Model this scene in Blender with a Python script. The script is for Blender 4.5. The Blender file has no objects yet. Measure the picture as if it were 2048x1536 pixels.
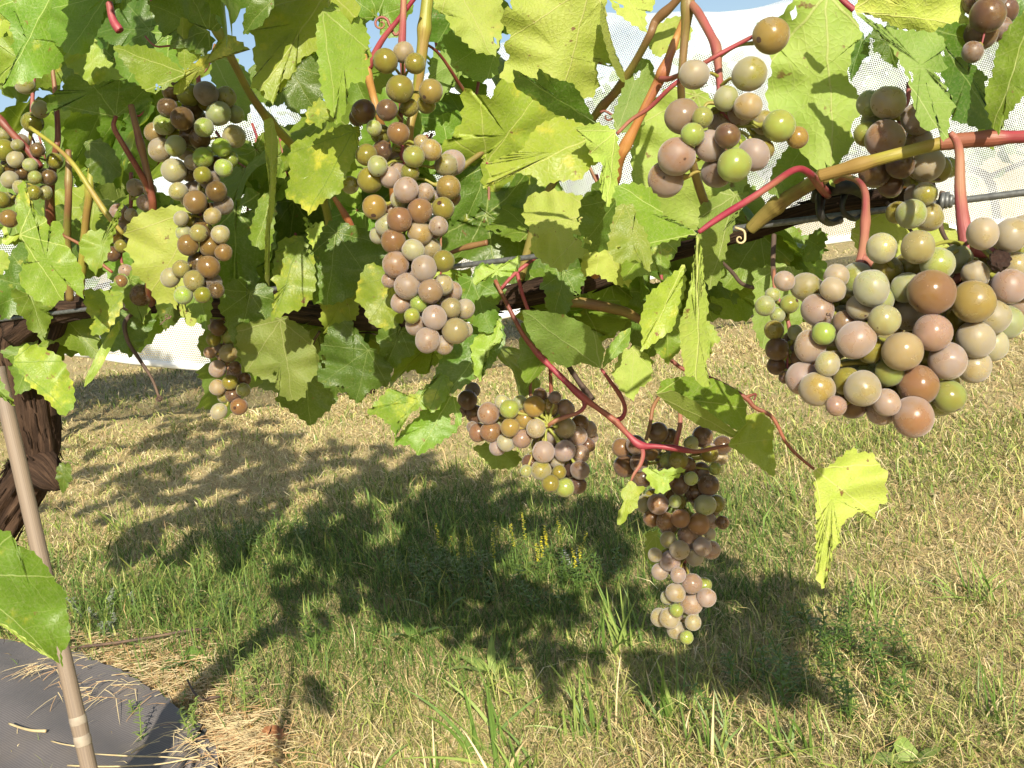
import bpy, bmesh, math, random
import numpy as np
from mathutils import Vector, Matrix, noise

random.seed(7)
rng = np.random.default_rng(11)
S = bpy.context.scene
COL = S.collection

# ------------------------------------------------------------------ camera
F_PX = 1952.0                      # focal length in photo pixels (2048 wide)
H_CAM = 1.10
PITCH = math.radians(9.8)
ROLL = math.radians(8.0)
cam_d = bpy.data.cameras.new('camera')
cam = bpy.data.objects.new('camera', cam_d)
COL.objects.link(cam)
cam_d.sensor_width = 36.0
cam_d.lens = 36.0 * F_PX / 2048.0
cam_d.clip_start = 0.02
cam_d.clip_end = 2000.0
fw = Vector((0, math.cos(PITCH), -math.sin(PITCH)))
r0 = Vector((1, 0, 0))
u0 = r0.cross(fw)
RX = (r0 * math.cos(ROLL) - u0 * math.sin(ROLL)).normalized()
UX = (u0 * math.cos(ROLL) + r0 * math.sin(ROLL)).normalized()
CAM = Vector((0, 0, H_CAM))
m = Matrix((RX, UX, -fw)).transposed().to_4x4()
m.translation = CAM
cam.matrix_world = m
S.camera = cam

# ------------------------------------------------------------------ sky, sun, exposure
SUN_EL = math.radians(29.5)
SUN_AZ = math.radians(174.0)       # clockwise from +Y: behind the camera, a little to its right
world = bpy.data.worlds.new('World')
S.world = world
world.use_nodes = True
wn = world.node_tree
wn.nodes.clear()
sky = wn.nodes.new('ShaderNodeTexSky')
sky.sky_type = 'NISHITA'
sky.sun_disc = False
sky.sun_elevation = SUN_EL
sky.sun_rotation = SUN_AZ
sky.air_density = 1.0
sky.dust_density = 1.6
bg = wn.nodes.new('ShaderNodeBackground')
bg.inputs['Strength'].default_value = 0.068
wo = wn.nodes.new('ShaderNodeOutputWorld')
wn.links.new(sky.outputs[0], bg.inputs[0])
wn.links.new(bg.outputs[0], wo.inputs[0])
sun_d = bpy.data.lights.new('sun', 'SUN')
sun_d.energy = 4.6
sun_d.angle = math.radians(0.55)
sun_d.color = (1.0, 0.90, 0.72)
sun = bpy.data.objects.new('sun', sun_d)
COL.objects.link(sun)
sdir = Vector((math.sin(SUN_AZ) * math.cos(SUN_EL), math.cos(SUN_AZ) * math.cos(SUN_EL), math.sin(SUN_EL)))
sun.rotation_euler = (-sdir).to_track_quat('-Z', 'Y').to_euler()
sun.location = sdir * 20
S.view_settings.view_transform = 'Standard'
S.view_settings.look = 'None'
S.view_settings.exposure = 1.0
S.view_settings.gamma = 1.0
S.view_settings.use_curve_mapping = False
S.cycles.max_bounces = 6
S.cycles.diffuse_bounces = 3
S.cycles.glossy_bounces = 2
S.cycles.transmission_bounces = 4
S.cycles.transparent_max_bounces = 12
S.cycles.use_denoising = True
S.cycles.caustics_reflective = False
S.cycles.caustics_refractive = False


# ------------------------------------------------------------------ helpers
def P(x, y, d):
    """photo pixel and depth along the optical axis -> point in the place"""
    return CAM + (fw + RX * ((x - 1024) / F_PX) + UX * ((768 - y) / F_PX)) * d


def G(x, y, z=0.0):
    """photo pixel -> point on the ground"""
    r = fw + RX * ((x - 1024) / F_PX) + UX * ((768 - y) / F_PX)
    return CAM + r * ((z - H_CAM) / r.z)


def link(name, mesh, mats=(), parent=None):
    o = bpy.data.objects.new(name, mesh)
    COL.objects.link(o)
    for mt in (mats if isinstance(mats, (list, tuple)) else [mats]):
        if mt is not None and len(mesh.materials) < len(mats if isinstance(mats, (list, tuple)) else [mats]):
            mesh.materials.append(mt)
    if parent is not None:
        o.parent = parent
        o.matrix_parent_inverse = parent.matrix_world.inverted()
    return o


def mesh_from(name, verts, faces, smooth=True, uvs=None, mat_idx=None):
    me = bpy.data.meshes.new(name)
    me.from_pydata([tuple(v) for v in verts], [], faces)
    if smooth:
        me.polygons.foreach_set('use_smooth', [True] * len(me.polygons))
    if uvs is not None:
        uv = me.uv_layers.new(name='UVMap')
        idx = np.zeros(len(me.loops), dtype=np.int32)
        me.loops.foreach_get('vertex_index', idx)
        uv.data.foreach_set('uv', np.asarray(uvs, dtype=np.float32)[idx].ravel())
    if mat_idx is not None:
        me.polygons.foreach_set('material_index', mat_idx)
    me.update()
    return me


def tag(o, label=None, cat=None, group=None, kind=None):
    if label: o['label'] = label
    if cat: o['category'] = cat
    if group: o['group'] = group
    if kind: o['kind'] = kind
    return o


def empty(name, loc):
    o = bpy.data.objects.new(name, None)
    o.empty_display_size = 0.05
    COL.objects.link(o)
    o.location = loc
    o.matrix_world = Matrix.Translation(loc)
    return o


def catmull(pts, n):
    """pts: list of tuples (x, y, z, r...) -> smooth resample"""
    A = np.array(pts, dtype=float)
    if len(A) == 2:
        t = np.linspace(0, 1, n * 2)[:, None]
        return A[0] * (1 - t) + A[1] * t
    E = np.vstack([2 * A[0] - A[1], A, 2 * A[-1] - A[-2]])
    out = []
    for i in range(1, len(E) - 2):
        p0, p1, p2, p3 = E[i - 1], E[i], E[i + 1], E[i + 2]
        for k in range(n):
            t = k / n
            out.append(0.5 * (2 * p1 + (p2 - p0) * t + (2 * p0 - 5 * p1 + 4 * p2 - p3) * t * t + (3 * p1 - p0 - 3 * p2 + p3) * t ** 3))
    out.append(A[-1])
    return np.array(out)


class MB:
    def __init__(self):
        self.v, self.f, self.uv, self.mi = [], [], [], []

    def tube(self, pts, n=8, sub=4, mi=0, rough=0.0, seed=0, nodes=(), cap=True, twist=0.0, ridg=0.0):
        """pts: (Vector, radius) along a smooth path"""
        A = catmull([(p.x, p.y, p.z, r) for p, r in pts], sub)
        base = len(self.v)
        N = len(A)
        up = None
        L = 0.0
        for i in range(N):
            c = Vector(A[i, :3])
            t = Vector(A[min(i + 1, N - 1), :3]) - Vector(A[max(i - 1, 0), :3])
            if t.length < 1e-9: t = Vector((0, 0, 1))
            t.normalize()
            if up is None:
                up = t.orthogonal().normalized()
            else:
                up = (up - t * up.dot(t))
                up = up.normalized() if up.length > 1e-6 else t.orthogonal().normalized()
            sd = t.cross(up)
            if i: L += (c - Vector(A[i - 1, :3])).length
            r = max(A[i, 3], 1e-5)
            for k in range(n):
                a = 2 * math.pi * k / n + twist * L
                rr = r
                if rough:
                    q = Vector((math.cos(a) * 2.2, math.sin(a) * 2.2, L * 14.0 + seed))
                    rr = r * (1 + rough * noise.noise(q * 1.3) + ridg * noise.noise(Vector((math.cos(a) * 8, math.sin(a) * 8, L * 9 + seed))))
                p = c + (up * math.cos(a) + sd * math.sin(a)) * rr
                self.v.append(p)
                self.uv.append((k / n, L))
        for i in range(N - 1):
            for k in range(n):
                a, b = base + i * n + k, base + i * n + (k + 1) % n
                self.f.append((a, b, b + n, a + n))
                self.mi.append(mi)
        if cap:
            self.f.append(tuple(base + k for k in reversed(range(n)))); self.mi.append(mi)
            self.f.append(tuple(base + (N - 1) * n + k for k in range(n))); self.mi.append(mi)

    def blade(self, root, d, length, width, bend, mi=0, segs=4, nrm=None, taper=1.0):
        """a grass or lance leaf: root, direction, droop"""
        d = Vector(d).normalized()
        side = d.cross(nrm if nrm is not None else Vector((0, 0, 1)))
        if side.length < 1e-4: side = Vector((1, 0, 0))
        side.normalize()
        p = Vector(root)
        base = len(self.v)
        step = length / segs
        for i in range(segs + 1):
            t = i / segs
            w = width * (math.sin(math.pi * min(0.985, 0.14 + 0.86 * t)) ** 0.7 if taper == 1.0 else (1 - t) ** 0.6 * 0.95 + 0.04)
            self.v += [p - side * w * 0.5, p + side * w * 0.5]
            self.uv += [(t, 0), (t, 1)]
            d = (d + Vector((0, 0, -1)) * bend * step / length).normalized()
            p = p + d * step
        for i in range(segs):
            a = base + 2 * i
            self.f.append((a, a + 1, a + 3, a + 2)); self.mi.append(mi)

    def build(self, name, mats, parent=None, smooth=True):
        me = mesh_from(name, self.v, self.f, smooth, self.uv, self.mi)
        return link(name, me, mats if isinstance(mats, (list, tuple)) else [mats], parent)


# ------------------------------------------------------------------ materials
class NT:
    def __init__(self, name):
        self.m = bpy.data.materials.new(name)
        self.m.use_nodes = True
        self.t = self.m.node_tree
        self.t.nodes.clear()
        self.out = self.t.nodes.new('ShaderNodeOutputMaterial')

    def n(self, typ, ins=None, **kw):
        nd = self.t.nodes.new(typ)
        for k, v in kw.items(): setattr(nd, k, v)
        for k, v in (ins or {}).items():
            s = nd.inputs[k]
            if hasattr(v, 'is_linked') and hasattr(v, 'node'): self.t.links.new(v, s)
            else: s.default_value = v
        return nd

    def math(self, op, a, b=None, c=None, clamp=False):
        nd = self.t.nodes.new('ShaderNodeMath')
        nd.operation = op
        nd.use_clamp = clamp
        for i, v in enumerate((a, b, c)):
            if v is None: continue
            if hasattr(v, 'node'): self.t.links.new(v, nd.inputs[i])
            else: nd.inputs[i].default_value = v
        return nd.outputs[0]

    def mix(self, fac, a, b, blend='MIX'):
        nd = self.t.nodes.new('ShaderNodeMix')
        nd.data_type = 'RGBA'
        nd.blend_type = blend
        for s, v in ((nd.inputs[0], fac), (nd.inputs[6], a), (nd.inputs[7], b)):
            if hasattr(v, 'node'): self.t.links.new(v, s)
            else: s.default_value = v if not isinstance(v, tuple) or len(v) == 4 else (*v, 1)
        return nd.outputs[2]

    def ramp(self, fac, stops, interp='LINEAR'):
        nd = self.t.nodes.new('ShaderNodeValToRGB')
        nd.color_ramp.interpolation = interp
        e = nd.color_ramp.elements
        while len(e) < len(stops): e.new(0.5)
        for el, (p, c) in zip(e, stops):
            el.position = p
            el.color = c if len(c) == 4 else (*c, 1)
        self.t.links.new(fac, nd.inputs[0])
        return nd.outputs[0]

    def step(self, v, lo, hi):
        nd = self.t.nodes.new('ShaderNodeMapRange')
        nd.interpolation_type = 'SMOOTHSTEP'
        self.t.links.new(v, nd.inputs[0])
        nd.inputs[1].default_value = lo
        nd.inputs[2].default_value = hi
        return nd.outputs[0]

    def noise(self, vec, scale, detail=3, rough=0.55, w=None):
        nd = self.t.nodes.new('ShaderNodeTexNoise')
        if w is not None:
            nd.noise_dimensions = '4D'
            self.t.links.new(w, nd.inputs['W'])
        nd.inputs['Scale'].default_value = scale
        nd.inputs['Detail'].default_value = detail
        nd.inputs['Roughness'].default_value = rough
        if vec is not None: self.t.links.new(vec, nd.inputs['Vector'])
        return nd.outputs[0]

    def done(self, sh):
        self.t.links.new(sh, self.out.inputs[0])
        return self.m


def leaf_mat(name, base, base2, vein, yellow=0.0, ycol=(0.50, 0.46, 0.05), trans=0.36, tcol=(0.44, 0.57, 0.03), rough=0.42, brown=0.62, vdepth=0.5):
    T = NT(name)
    uv = T.n('ShaderNodeUVMap').outputs[0]
    oi = T.n('ShaderNodeObjectInfo')
    rnd = oi.outputs['Random']
    w = T.math('MULTIPLY', rnd, 37.0)
    wob = T.n('ShaderNodeTexNoise', {'Scale': 5.0, 'Detail': 2.0, 'Vector': uv})
    dv = T.n('ShaderNodeVectorMath', {0: wob.outputs[1], 1: (0.5, 0.5, 0.5)}, operation='SUBTRACT').outputs[0]
    dv = T.n('ShaderNodeVectorMath', {0: dv, 'Scale': 0.05}, operation='SCALE').outputs[0]
    uvd = T.n('ShaderNodeVectorMath', {0: uv, 1: dv}, operation='ADD').outputs[0]
    sp = T.n('ShaderNodeSeparateXYZ', {0: uvd})
    u = sp.outputs[0]
    v = T.math('ABSOLUTE', sp.outputs[1])
    phi = T.math('ARCTAN2', v, u)
    r = T.math('SQRT', T.math('ADD', T.math('MULTIPLY', u, u), T.math('MULTIPLY', v, v)))
    th = T.math('MINIMUM', T.math('SNAP', T.math('ADD', phi, 0.36), 0.73), 2.2)
    d = T.math('SUBTRACT', phi, th)
    along = T.math('MULTIPLY', r, T.math('COSINE', d))
    perp = T.math('MULTIPLY', r, T.math('ABSOLUTE', T.math('SINE', d)))
    wid = T.math('MULTIPLY_ADD', along, -0.006, 0.0105)
    mainv = T.step(T.math('DIVIDE', perp, wid), 1.0, 0.25)
    ch = T.math('FRACT', T.math('MULTIPLY', T.math('SUBTRACT', along, T.math('MULTIPLY', perp, 0.75)), 7.5))
    sec = T.step(T.math('ABSOLUTE', T.math('SUBTRACT', ch, 0.5)), 0.05, 0.005)
    vor = T.n('ShaderNodeTexVoronoi', {'Scale': 26.0, 'Vector': uvd}, feature='DISTANCE_TO_EDGE').outputs[0]
    ter = T.step(vor, 0.09, 0.0)
    veins = T.math('MAXIMUM', mainv, T.math('MAXIMUM', T.math('MULTIPLY', sec, 0.32), T.math('MULTIPLY', ter, 0.14)))
    n1 = T.noise(uv, 3.0, 4, 0.6, w)
    col = T.mix(T.step(n1, 0.3, 0.72), base, base2)
    if yellow > 0:
        n2 = T.noise(uv, 3.6, 5, 0.65, T.math('ADD', w, 5.0))
        yf = T.math('MULTIPLY', T.step(n2, 0.62 - 0.25 * yellow, 0.82 - 0.25 * yellow), T.math('SUBTRACT', 1.0, T.math('MULTIPLY', T.math('MAXIMUM', mainv, sec), 0.6)))
        col = T.mix(yf, col, ycol)
    col = T.mix(T.math('MULTIPLY', veins, 0.8), col, vein)
    n3 = T.noise(uv, 11.0, 3, 0.6, T.math('ADD', w, 9.0))
    col = T.mix(T.step(n3, brown + 0.04, brown + 0.10), col, (0.16, 0.075, 0.03))
    n4 = T.noise(uv, 40.0, 2, 0.6, T.math('ADD', w, 3.0))
    col = T.mix(T.math('MULTIPLY', T.step(n4, 0.45, 0.75), 0.25), col, (0.30, 0.30, 0.16))
    hs = T.n('ShaderNodeHueSaturation', {'Hue': T.math('MULTIPLY_ADD', rnd, 0.034, 0.480), 'Value': T.math('MULTIPLY_ADD', T.math('FRACT', T.math('MULTIPLY', rnd, 7.3)), 0.4, 0.86), 'Saturation': 0.97, 'Color': col}).outputs[0]
    hgt = T.math('ADD', T.math('MULTIPLY', veins, vdepth), T.math('ADD', T.math('MULTIPLY', T.noise(uv, 9.0, 3, 0.5, w), 0.9), T.math('MULTIPLY', T.math('MINIMUM', vor, 0.25), 1.2)))
    bmp = T.n('ShaderNodeBump', {'Strength': 0.42, 'Distance': 0.0011, 'Height': hgt}).outputs[0]
    pr = T.n('ShaderNodeBsdfPrincipled', {'Base Color': hs, 'Roughness': T.math('MULTIPLY_ADD', n4, 0.25, rough - 0.1), 'Normal': bmp, 'Specular IOR Level': 0.42})
    tc = T.mix(0.6, hs, (*tcol, 1), 'MIX')
    tr = T.n('ShaderNodeBsdfTranslucent', {'Color': tc, 'Normal': bmp})
    mx = T.n('ShaderNodeMixShader', {0: trans, 1: pr.outputs[0], 2: tr.outputs[0]})
    return T.done(mx.outputs[0])


M = {}
M['mid'] = leaf_mat('leaf_mid', (0.095, 0.185, 0.011), (0.14, 0.24, 0.016), (0.34, 0.42, 0.12), yellow=0.15)
M['light'] = leaf_mat('leaf_light', (0.18, 0.285, 0.022), (0.245, 0.34, 0.035), (0.36, 0.42, 0.11), yellow=0.25)
M['dark'] = leaf_mat('leaf_dark', (0.045, 0.108, 0.009), (0.068, 0.142, 0.013), (0.22, 0.30, 0.08), yellow=0.05, rough=0.36)
M['under'] = leaf_mat('leaf_underside', (0.285, 0.39, 0.05), (0.35, 0.43, 0.075), (0.45, 0.47, 0.16), yellow=0.2, ycol=(0.46, 0.46, 0.10), rough=0.6, vdepth=-0.8, brown=0.60)
M['pale'] = leaf_mat('leaf_shaded_underside', (0.14, 0.225, 0.035), (0.185, 0.265, 0.045), (0.32, 0.38, 0.14), rough=0.58, vdepth=-0.7)  # dimmer copy of the leaf underside, with shade put into its colour
M['chlor'] = leaf_mat('leaf_chlorotic', (0.12, 0.22, 0.018), (0.22, 0.31, 0.025), (0.10, 0.19, 0.02), yellow=0.5, ycol=(0.42, 0.45, 0.04), trans=0.36, brown=0.60)
M['olive'] = leaf_mat('leaf_olive', (0.15, 0.20, 0.02), (0.21, 0.24, 0.03), (0.30, 0.31, 0.08), yellow=0.35)


def stem_mat(name, c1, c2, c3=None, rough=0.46, scale=30.0):
    T = NT(name)
    tc = T.n('ShaderNodeTexCoord').outputs['Object']
    uv = T.n('ShaderNodeUVMap').outputs[0]
    mp = T.n('ShaderNodeMapping', {'Vector': uv, 'Scale': (9.0, 14.0, 1.0)}).outputs[0]
    f = T.noise(tc, scale, 4, 0.6)
    col = T.mix(T.step(f, 0.38, 0.66), c1, c2)
    st = T.noise(mp, 3.0, 3, 0.6)
    if c3:
        lg = T.noise(T.n('ShaderNodeMapping', {'Vector': uv, 'Scale': (0.6, 22.0, 1.0)}).outputs[0], 1.0, 2, 0.5, T.math('MULTIPLY', T.n('ShaderNodeObjectInfo').outputs['Random'], 31.0))
        col = T.mix(T.math('MULTIPLY', T.step(lg, 0.45, 0.66), 0.75), col, c3)
        col = T.mix(T.math('MULTIPLY', T.step(st, 0.56, 0.70), 0.5), col, tuple(x * 0.5 for x in c3))
    bmp = T.n('ShaderNodeBump', {'Strength': 0.35, 'Distance': 0.001, 'Height': st}).outputs[0]
    pr = T.n('ShaderNodeBsdfPrincipled', {'Base Color': col, 'Roughness': rough, 'Normal': bmp, 'Specular IOR Level': 0.4, 'Subsurface Weight': 0.0})
    return T.done(pr.outputs[0])


M['red'] = stem_mat('stem_red', (0.20, 0.016, 0.035), (0.27, 0.045, 0.06), (0.22, 0.10, 0.05))
M['pink'] = stem_mat('stem_pink', (0.26, 0.068, 0.065), (0.20, 0.038, 0.048), (0.28, 0.155, 0.08))
M['redbrown'] = stem_mat('stem_redbrown', (0.13, 0.03, 0.025), (0.22, 0.07, 0.04), (0.20, 0.13, 0.05))
M['green'] = stem_mat('stem_green', (0.20, 0.21, 0.028), (0.27, 0.25, 0.04), (0.24, 0.13, 0.05))
M['pedicel'] = stem_mat('stem_pedicel', (0.22, 0.24, 0.04), (0.26, 0.20, 0.05))
M['orange'] = stem_mat('stem_orange', (0.33, 0.145, 0.04), (0.36, 0.20, 0.06), (0.22, 0.06, 0.035))
M['olivecane'] = stem_mat('stem_olive', (0.16, 0.15, 0.035), (0.22, 0.17, 0.05), (0.16, 0.07, 0.04))
M['twig'] = stem_mat('stem_dry', (0.075, 0.05, 0.04), (0.14, 0.09, 0.06), (0.05, 0.03, 0.025), rough=0.7)


def bark_mat():
    T = NT('bark')
    uv = T.n('ShaderNodeUVMap').outputs[0]
    tc = T.n('ShaderNodeTexCoord').outputs['Object']
    mp = T.n('ShaderNodeMapping', {'Vector': uv, 'Scale': (16.0, 9.0, 1.0)}).outputs[0]
    st = T.noise(mp, 1.6, 5, 0.65)
    big = T.noise(tc, 14.0, 3, 0.5)
    col = T.ramp(st, [(0.32, (0.012, 0.007, 0.005)), (0.48, (0.036, 0.021, 0.014)), (0.62, (0.075, 0.045, 0.029)), (0.80, (0.17, 0.115, 0.078))])  # tones kept extra dark, standing in for shade on the trunk
    col = T.mix(T.math('MULTIPLY', T.step(big, 0.42, 0.7), 0.5), col, (0.05, 0.03, 0.02))
    bmp = T.n('ShaderNodeBump', {'Strength': 1.0, 'Distance': 0.006, 'Height': st}).outputs[0]
    pr = T.n('ShaderNodeBsdfPrincipled', {'Base Color': col, 'Roughness': 0.85, 'Normal': bmp, 'Specular IOR Level': 0.2})
    return T.done(pr.outputs[0])


M['bark'] = bark_mat()


def grape_mat(name, gloss=False):
    T = NT(name)
    oi = T.n('ShaderNodeObjectInfo')
    tc = T.n('ShaderNodeTexCoord').outputs['Object']
    w = T.math('MULTIPLY', oi.outputs['Random'], 53.0)
    base = oi.outputs['Color']
    n1 = T.noise(tc, 0.75, 2, 0.5, w)
    n2 = T.noise(tc, 2.6, 4, 0.65, T.math('ADD', w, 11.0))
    # ripening blush on one cheek, with the berry's amber inner glow painted in
    col = T.mix(T.math('MULTIPLY', T.step(n1, 0.40, 0.66), 0.55), base, T.mix(0.6, base, (0.27, 0.17, 0.02)))
    # the dusty grey bloom, rubbed off in places
    bl = T.math('MULTIPLY_ADD', n2, 0.35, T.math('MULTIPLY', T.noise(tc, 0.8, 2, 0.5, T.math('ADD', w, 23.0)), 0.75))
    amt = (0.56, 0.78) if gloss else (0.40, 0.66)
    bloom = T.math('MULTIPLY', T.step(bl, *amt), 0.45 if gloss else 0.75)
    bcol = T.mix(0.6, base, (0.30, 0.28, 0.285))
    col = T.mix(bloom, col, bcol)
    vo = T.n('ShaderNodeTexVoronoi', {'Scale': 2.6, 'Vector': tc, 'W': w}, voronoi_dimensions='4D').outputs[0]
    col = T.mix(T.math('MULTIPLY', T.step(vo, 0.10, 0.05), 0.6), col, (0.13, 0.06, 0.035))
    fine = T.noise(tc, 10.0, 3, 0.7, w)
    col = T.mix(T.math('MULTIPLY', T.step(fine, 0.58, 0.78), 0.20), col, (0.20, 0.12, 0.07))
    z = T.n('ShaderNodeSeparateXYZ', {0: tc}).outputs[2]
    col = T.mix(T.step(z, -0.994, -0.998), col, (0.09, 0.045, 0.03))
    rg = T.math('MULTIPLY_ADD', bloom, 0.42, 0.20)
    bmp = T.n('ShaderNodeBump', {'Strength': 0.12, 'Distance': 0.0006, 'Height': fine}).outputs[0]
    pr = T.n('ShaderNodeBsdfPrincipled', {'Base Color': col, 'Roughness': rg, 'Normal': bmp, 'Specular IOR Level': 0.5, 'IOR': 1.36, 'Transmission Weight': 0.36 if gloss else 0.26, 'Subsurface Weight': 1.0, 'Subsurface Radius': (1.0, 0.75, 0.35), 'Subsurface Scale': 0.007, 'Sheen Weight': 0.16 if gloss else 0.34, 'Sheen Roughness': 0.5, 'Sheen Tint': (0.80, 0.76, 0.82, 1)})
    return T.done(pr.outputs[0])


M['grape'] = grape_mat('grape_skin')
M['grape_gloss'] = grape_mat('grape_skin_glossy', True)


def plain(name, col, rough=0.6, metallic=0.0, col2=None, scale=40.0, bump=0.0):
    T = NT(name)
    tc = T.n('ShaderNodeTexCoord').outputs['Object']
    f = T.noise(tc, scale, 4, 0.6)
    c = T.mix(T.step(f, 0.35, 0.68), col, col2 or tuple(x * 0.7 for x in col))
    ins = {'Base Color': c, 'Roughness': rough, 'Metallic': metallic}
    if bump: ins['Normal'] = T.n('ShaderNodeBump', {'Strength': bump, 'Distance': 0.002, 'Height': f}).outputs[0]
    return T.done(T.n('ShaderNodeBsdfPrincipled', ins).outputs[0])


M['wire'] = plain('galvanised_wire', (0.16, 0.17, 0.18), 0.5, 0.5, (0.10, 0.105, 0.11), 300)
M['black'] = plain('black_plastic', (0.012, 0.012, 0.013), 0.5, 0, (0.02, 0.018, 0.016), 200, 0.2)
M['raisin'] = plain('raisin_skin', (0.045, 0.022, 0.018), 0.55, 0, (0.12, 0.06, 0.04), 250, 1.0)


def foliage_mat(name, c1, c2, trans=0.3):
    T = NT(name)
    tc = T.n('ShaderNodeTexCoord').outputs['Object']
    uv = T.n('ShaderNodeUVMap').outputs[0]
    f = T.noise(tc, 22.0, 4, 0.6)
    col = T.mix(T.step(f, 0.35, 0.68), c1, c2)
    v = T.n('ShaderNodeSeparateXYZ', {0: uv}).outputs[1]
    rib = T.step(T.math('ABSOLUTE', T.math('SUBTRACT', v, 0.5)), 0.09, 0.02)
    col = T.mix(T.math('MULTIPLY', rib, 0.4), col, tuple(min(1, x * 1.7 + 0.03) for x in c2))
    pr = T.n('ShaderNodeBsdfPrincipled', {'Base Color': col, 'Roughness': 0.5})
    tr = T.n('ShaderNodeBsdfTranslucent', {'Color': col})
    return T.done(T.n('ShaderNodeMixShader', {0: trans, 1: pr.outputs[0], 2: tr.outputs[0]}).outputs[0])


M['weed'] = foliage_mat('weed_green', (0.085, 0.16, 0.025), (0.13, 0.22, 0.04))
M['weedlight'] = foliage_mat('weed_light', (0.20, 0.29, 0.06), (0.27, 0.35, 0.09))
M['weedgrey'] = foliage_mat('weed_woolly', (0.24, 0.28, 0.20), (0.33, 0.36, 0.27), 0.15)
M['flower'] = foliage_mat('flower_yellow', (0.62, 0.55, 0.03), (0.70, 0.62, 0.06))
M['whiteflower'] = foliage_mat('flower_white', (0.7, 0.7, 0.68), (0.8, 0.8, 0.78))
M['straw'] = foliage_mat('straw_pale', (0.50, 0.40, 0.22), (0.60, 0.50, 0.30), 0.2)
M['deadstraw'] = foliage_mat('straw_brown', (0.34, 0.21, 0.11), (0.42, 0.28, 0.15), 0.15)
M['deadbrown'] = foliage_mat('dead_leaf', (0.20, 0.085, 0.035), (0.28, 0.14, 0.06), 0.15)

# ------------------------------------------------------------------ ground
GP = {}


def ground_h(x, y):
    return 0.025 * noise.noise(Vector((x * 0.7, y * 0.7, 3.1))) + 0.012 * noise.noise(Vector((x * 2.6, y * 2.6, 9.0)))


def make_ground():
    xs = np.concatenate([np.linspace(-400, -8, 12)[:-1], np.linspace(-8, 8, 90), np.linspace(8, 400, 12)[1:]])
    ys = np.concatenate([np.linspace(-300, -1, 8)[:-1], np.linspace(-1, 14, 90), np.linspace(14, 900, 16)[1:]])
    V, Fc = [], []
    for y in ys:
        for x in xs:
            near = 1.0 if abs(x) < 9 and -2 < y < 15 else 0.0
            V.append((x, y, ground_h(x, y) * near))
    nx = len(xs)
    for j in range(len(ys) - 1):
        for i in range(nx - 1):
            a = j * nx + i
            Fc.append((a, a + 1, a + nx + 1, a + nx))
    T = NT('dry_turf')
    tc = T.n('ShaderNodeTexCoord').outputs['Object']
    a = T.noise(tc, 1.1, 4, 0.6)
    b = T.noise(tc, 60.0, 4, 0.7)
    c = T.noise(tc, 9.0, 5, 0.65)
    col = T.mix(T.step(b, 0.3, 0.7), (0.34, 0.27, 0.13), (0.58, 0.48, 0.26))
    col = T.mix(T.math('MULTIPLY', T.step(c, 0.48, 0.66), 0.4), col, (0.24, 0.27, 0.07))
    col = T.mix(T.math('MULTIPLY', T.step(a, 0.45, 0.7), 0.5), col, (0.42, 0.31, 0.15))
    bmp = T.n('ShaderNodeBump', {'Strength': 1.0, 'Distance': 0.02, 'Height': b}).outputs[0]
    mt = T.done(T.n('ShaderNodeBsdfPrincipled', {'Base Color': col, 'Roughness': 0.95, 'Specular IOR Level': 0.1, 'Normal': bmp}).outputs[0])
    tag(link('ground', mesh_from('ground', V, Fc), [mt]), 'dry mown turf under and behind the vine', 'ground', kind='structure')


make_ground()

# ------------------------------------------------------------------ weed mat: woven sheet at the foot of the stake
MAT_EDGE = [G(-260, 1235), G(-80, 1268), G(40, 1294), (G(150, 1322)), G(215, 1350), G(285, 1388), G(348, 1430), G(398, 1478), G(445, 1536), G(510, 1625), G(610, 1780)]
MAT_POLY = [(p.x, p.y) for p in MAT_EDGE] + [(-0.2, 0.9), (-2.6, 1.2), (-2.9, 2.6)]


def in_poly(x, y, poly):
    c = False
    j = len(poly) - 1
    for i in range(len(poly)):
        xi, yi = poly[i]; xj, yj = poly[j]
        if (yi > y) != (yj > y) and x < (xj - xi) * (y - yi) / (yj - yi) + xi: c = not c
        j = i
    return c


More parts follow.
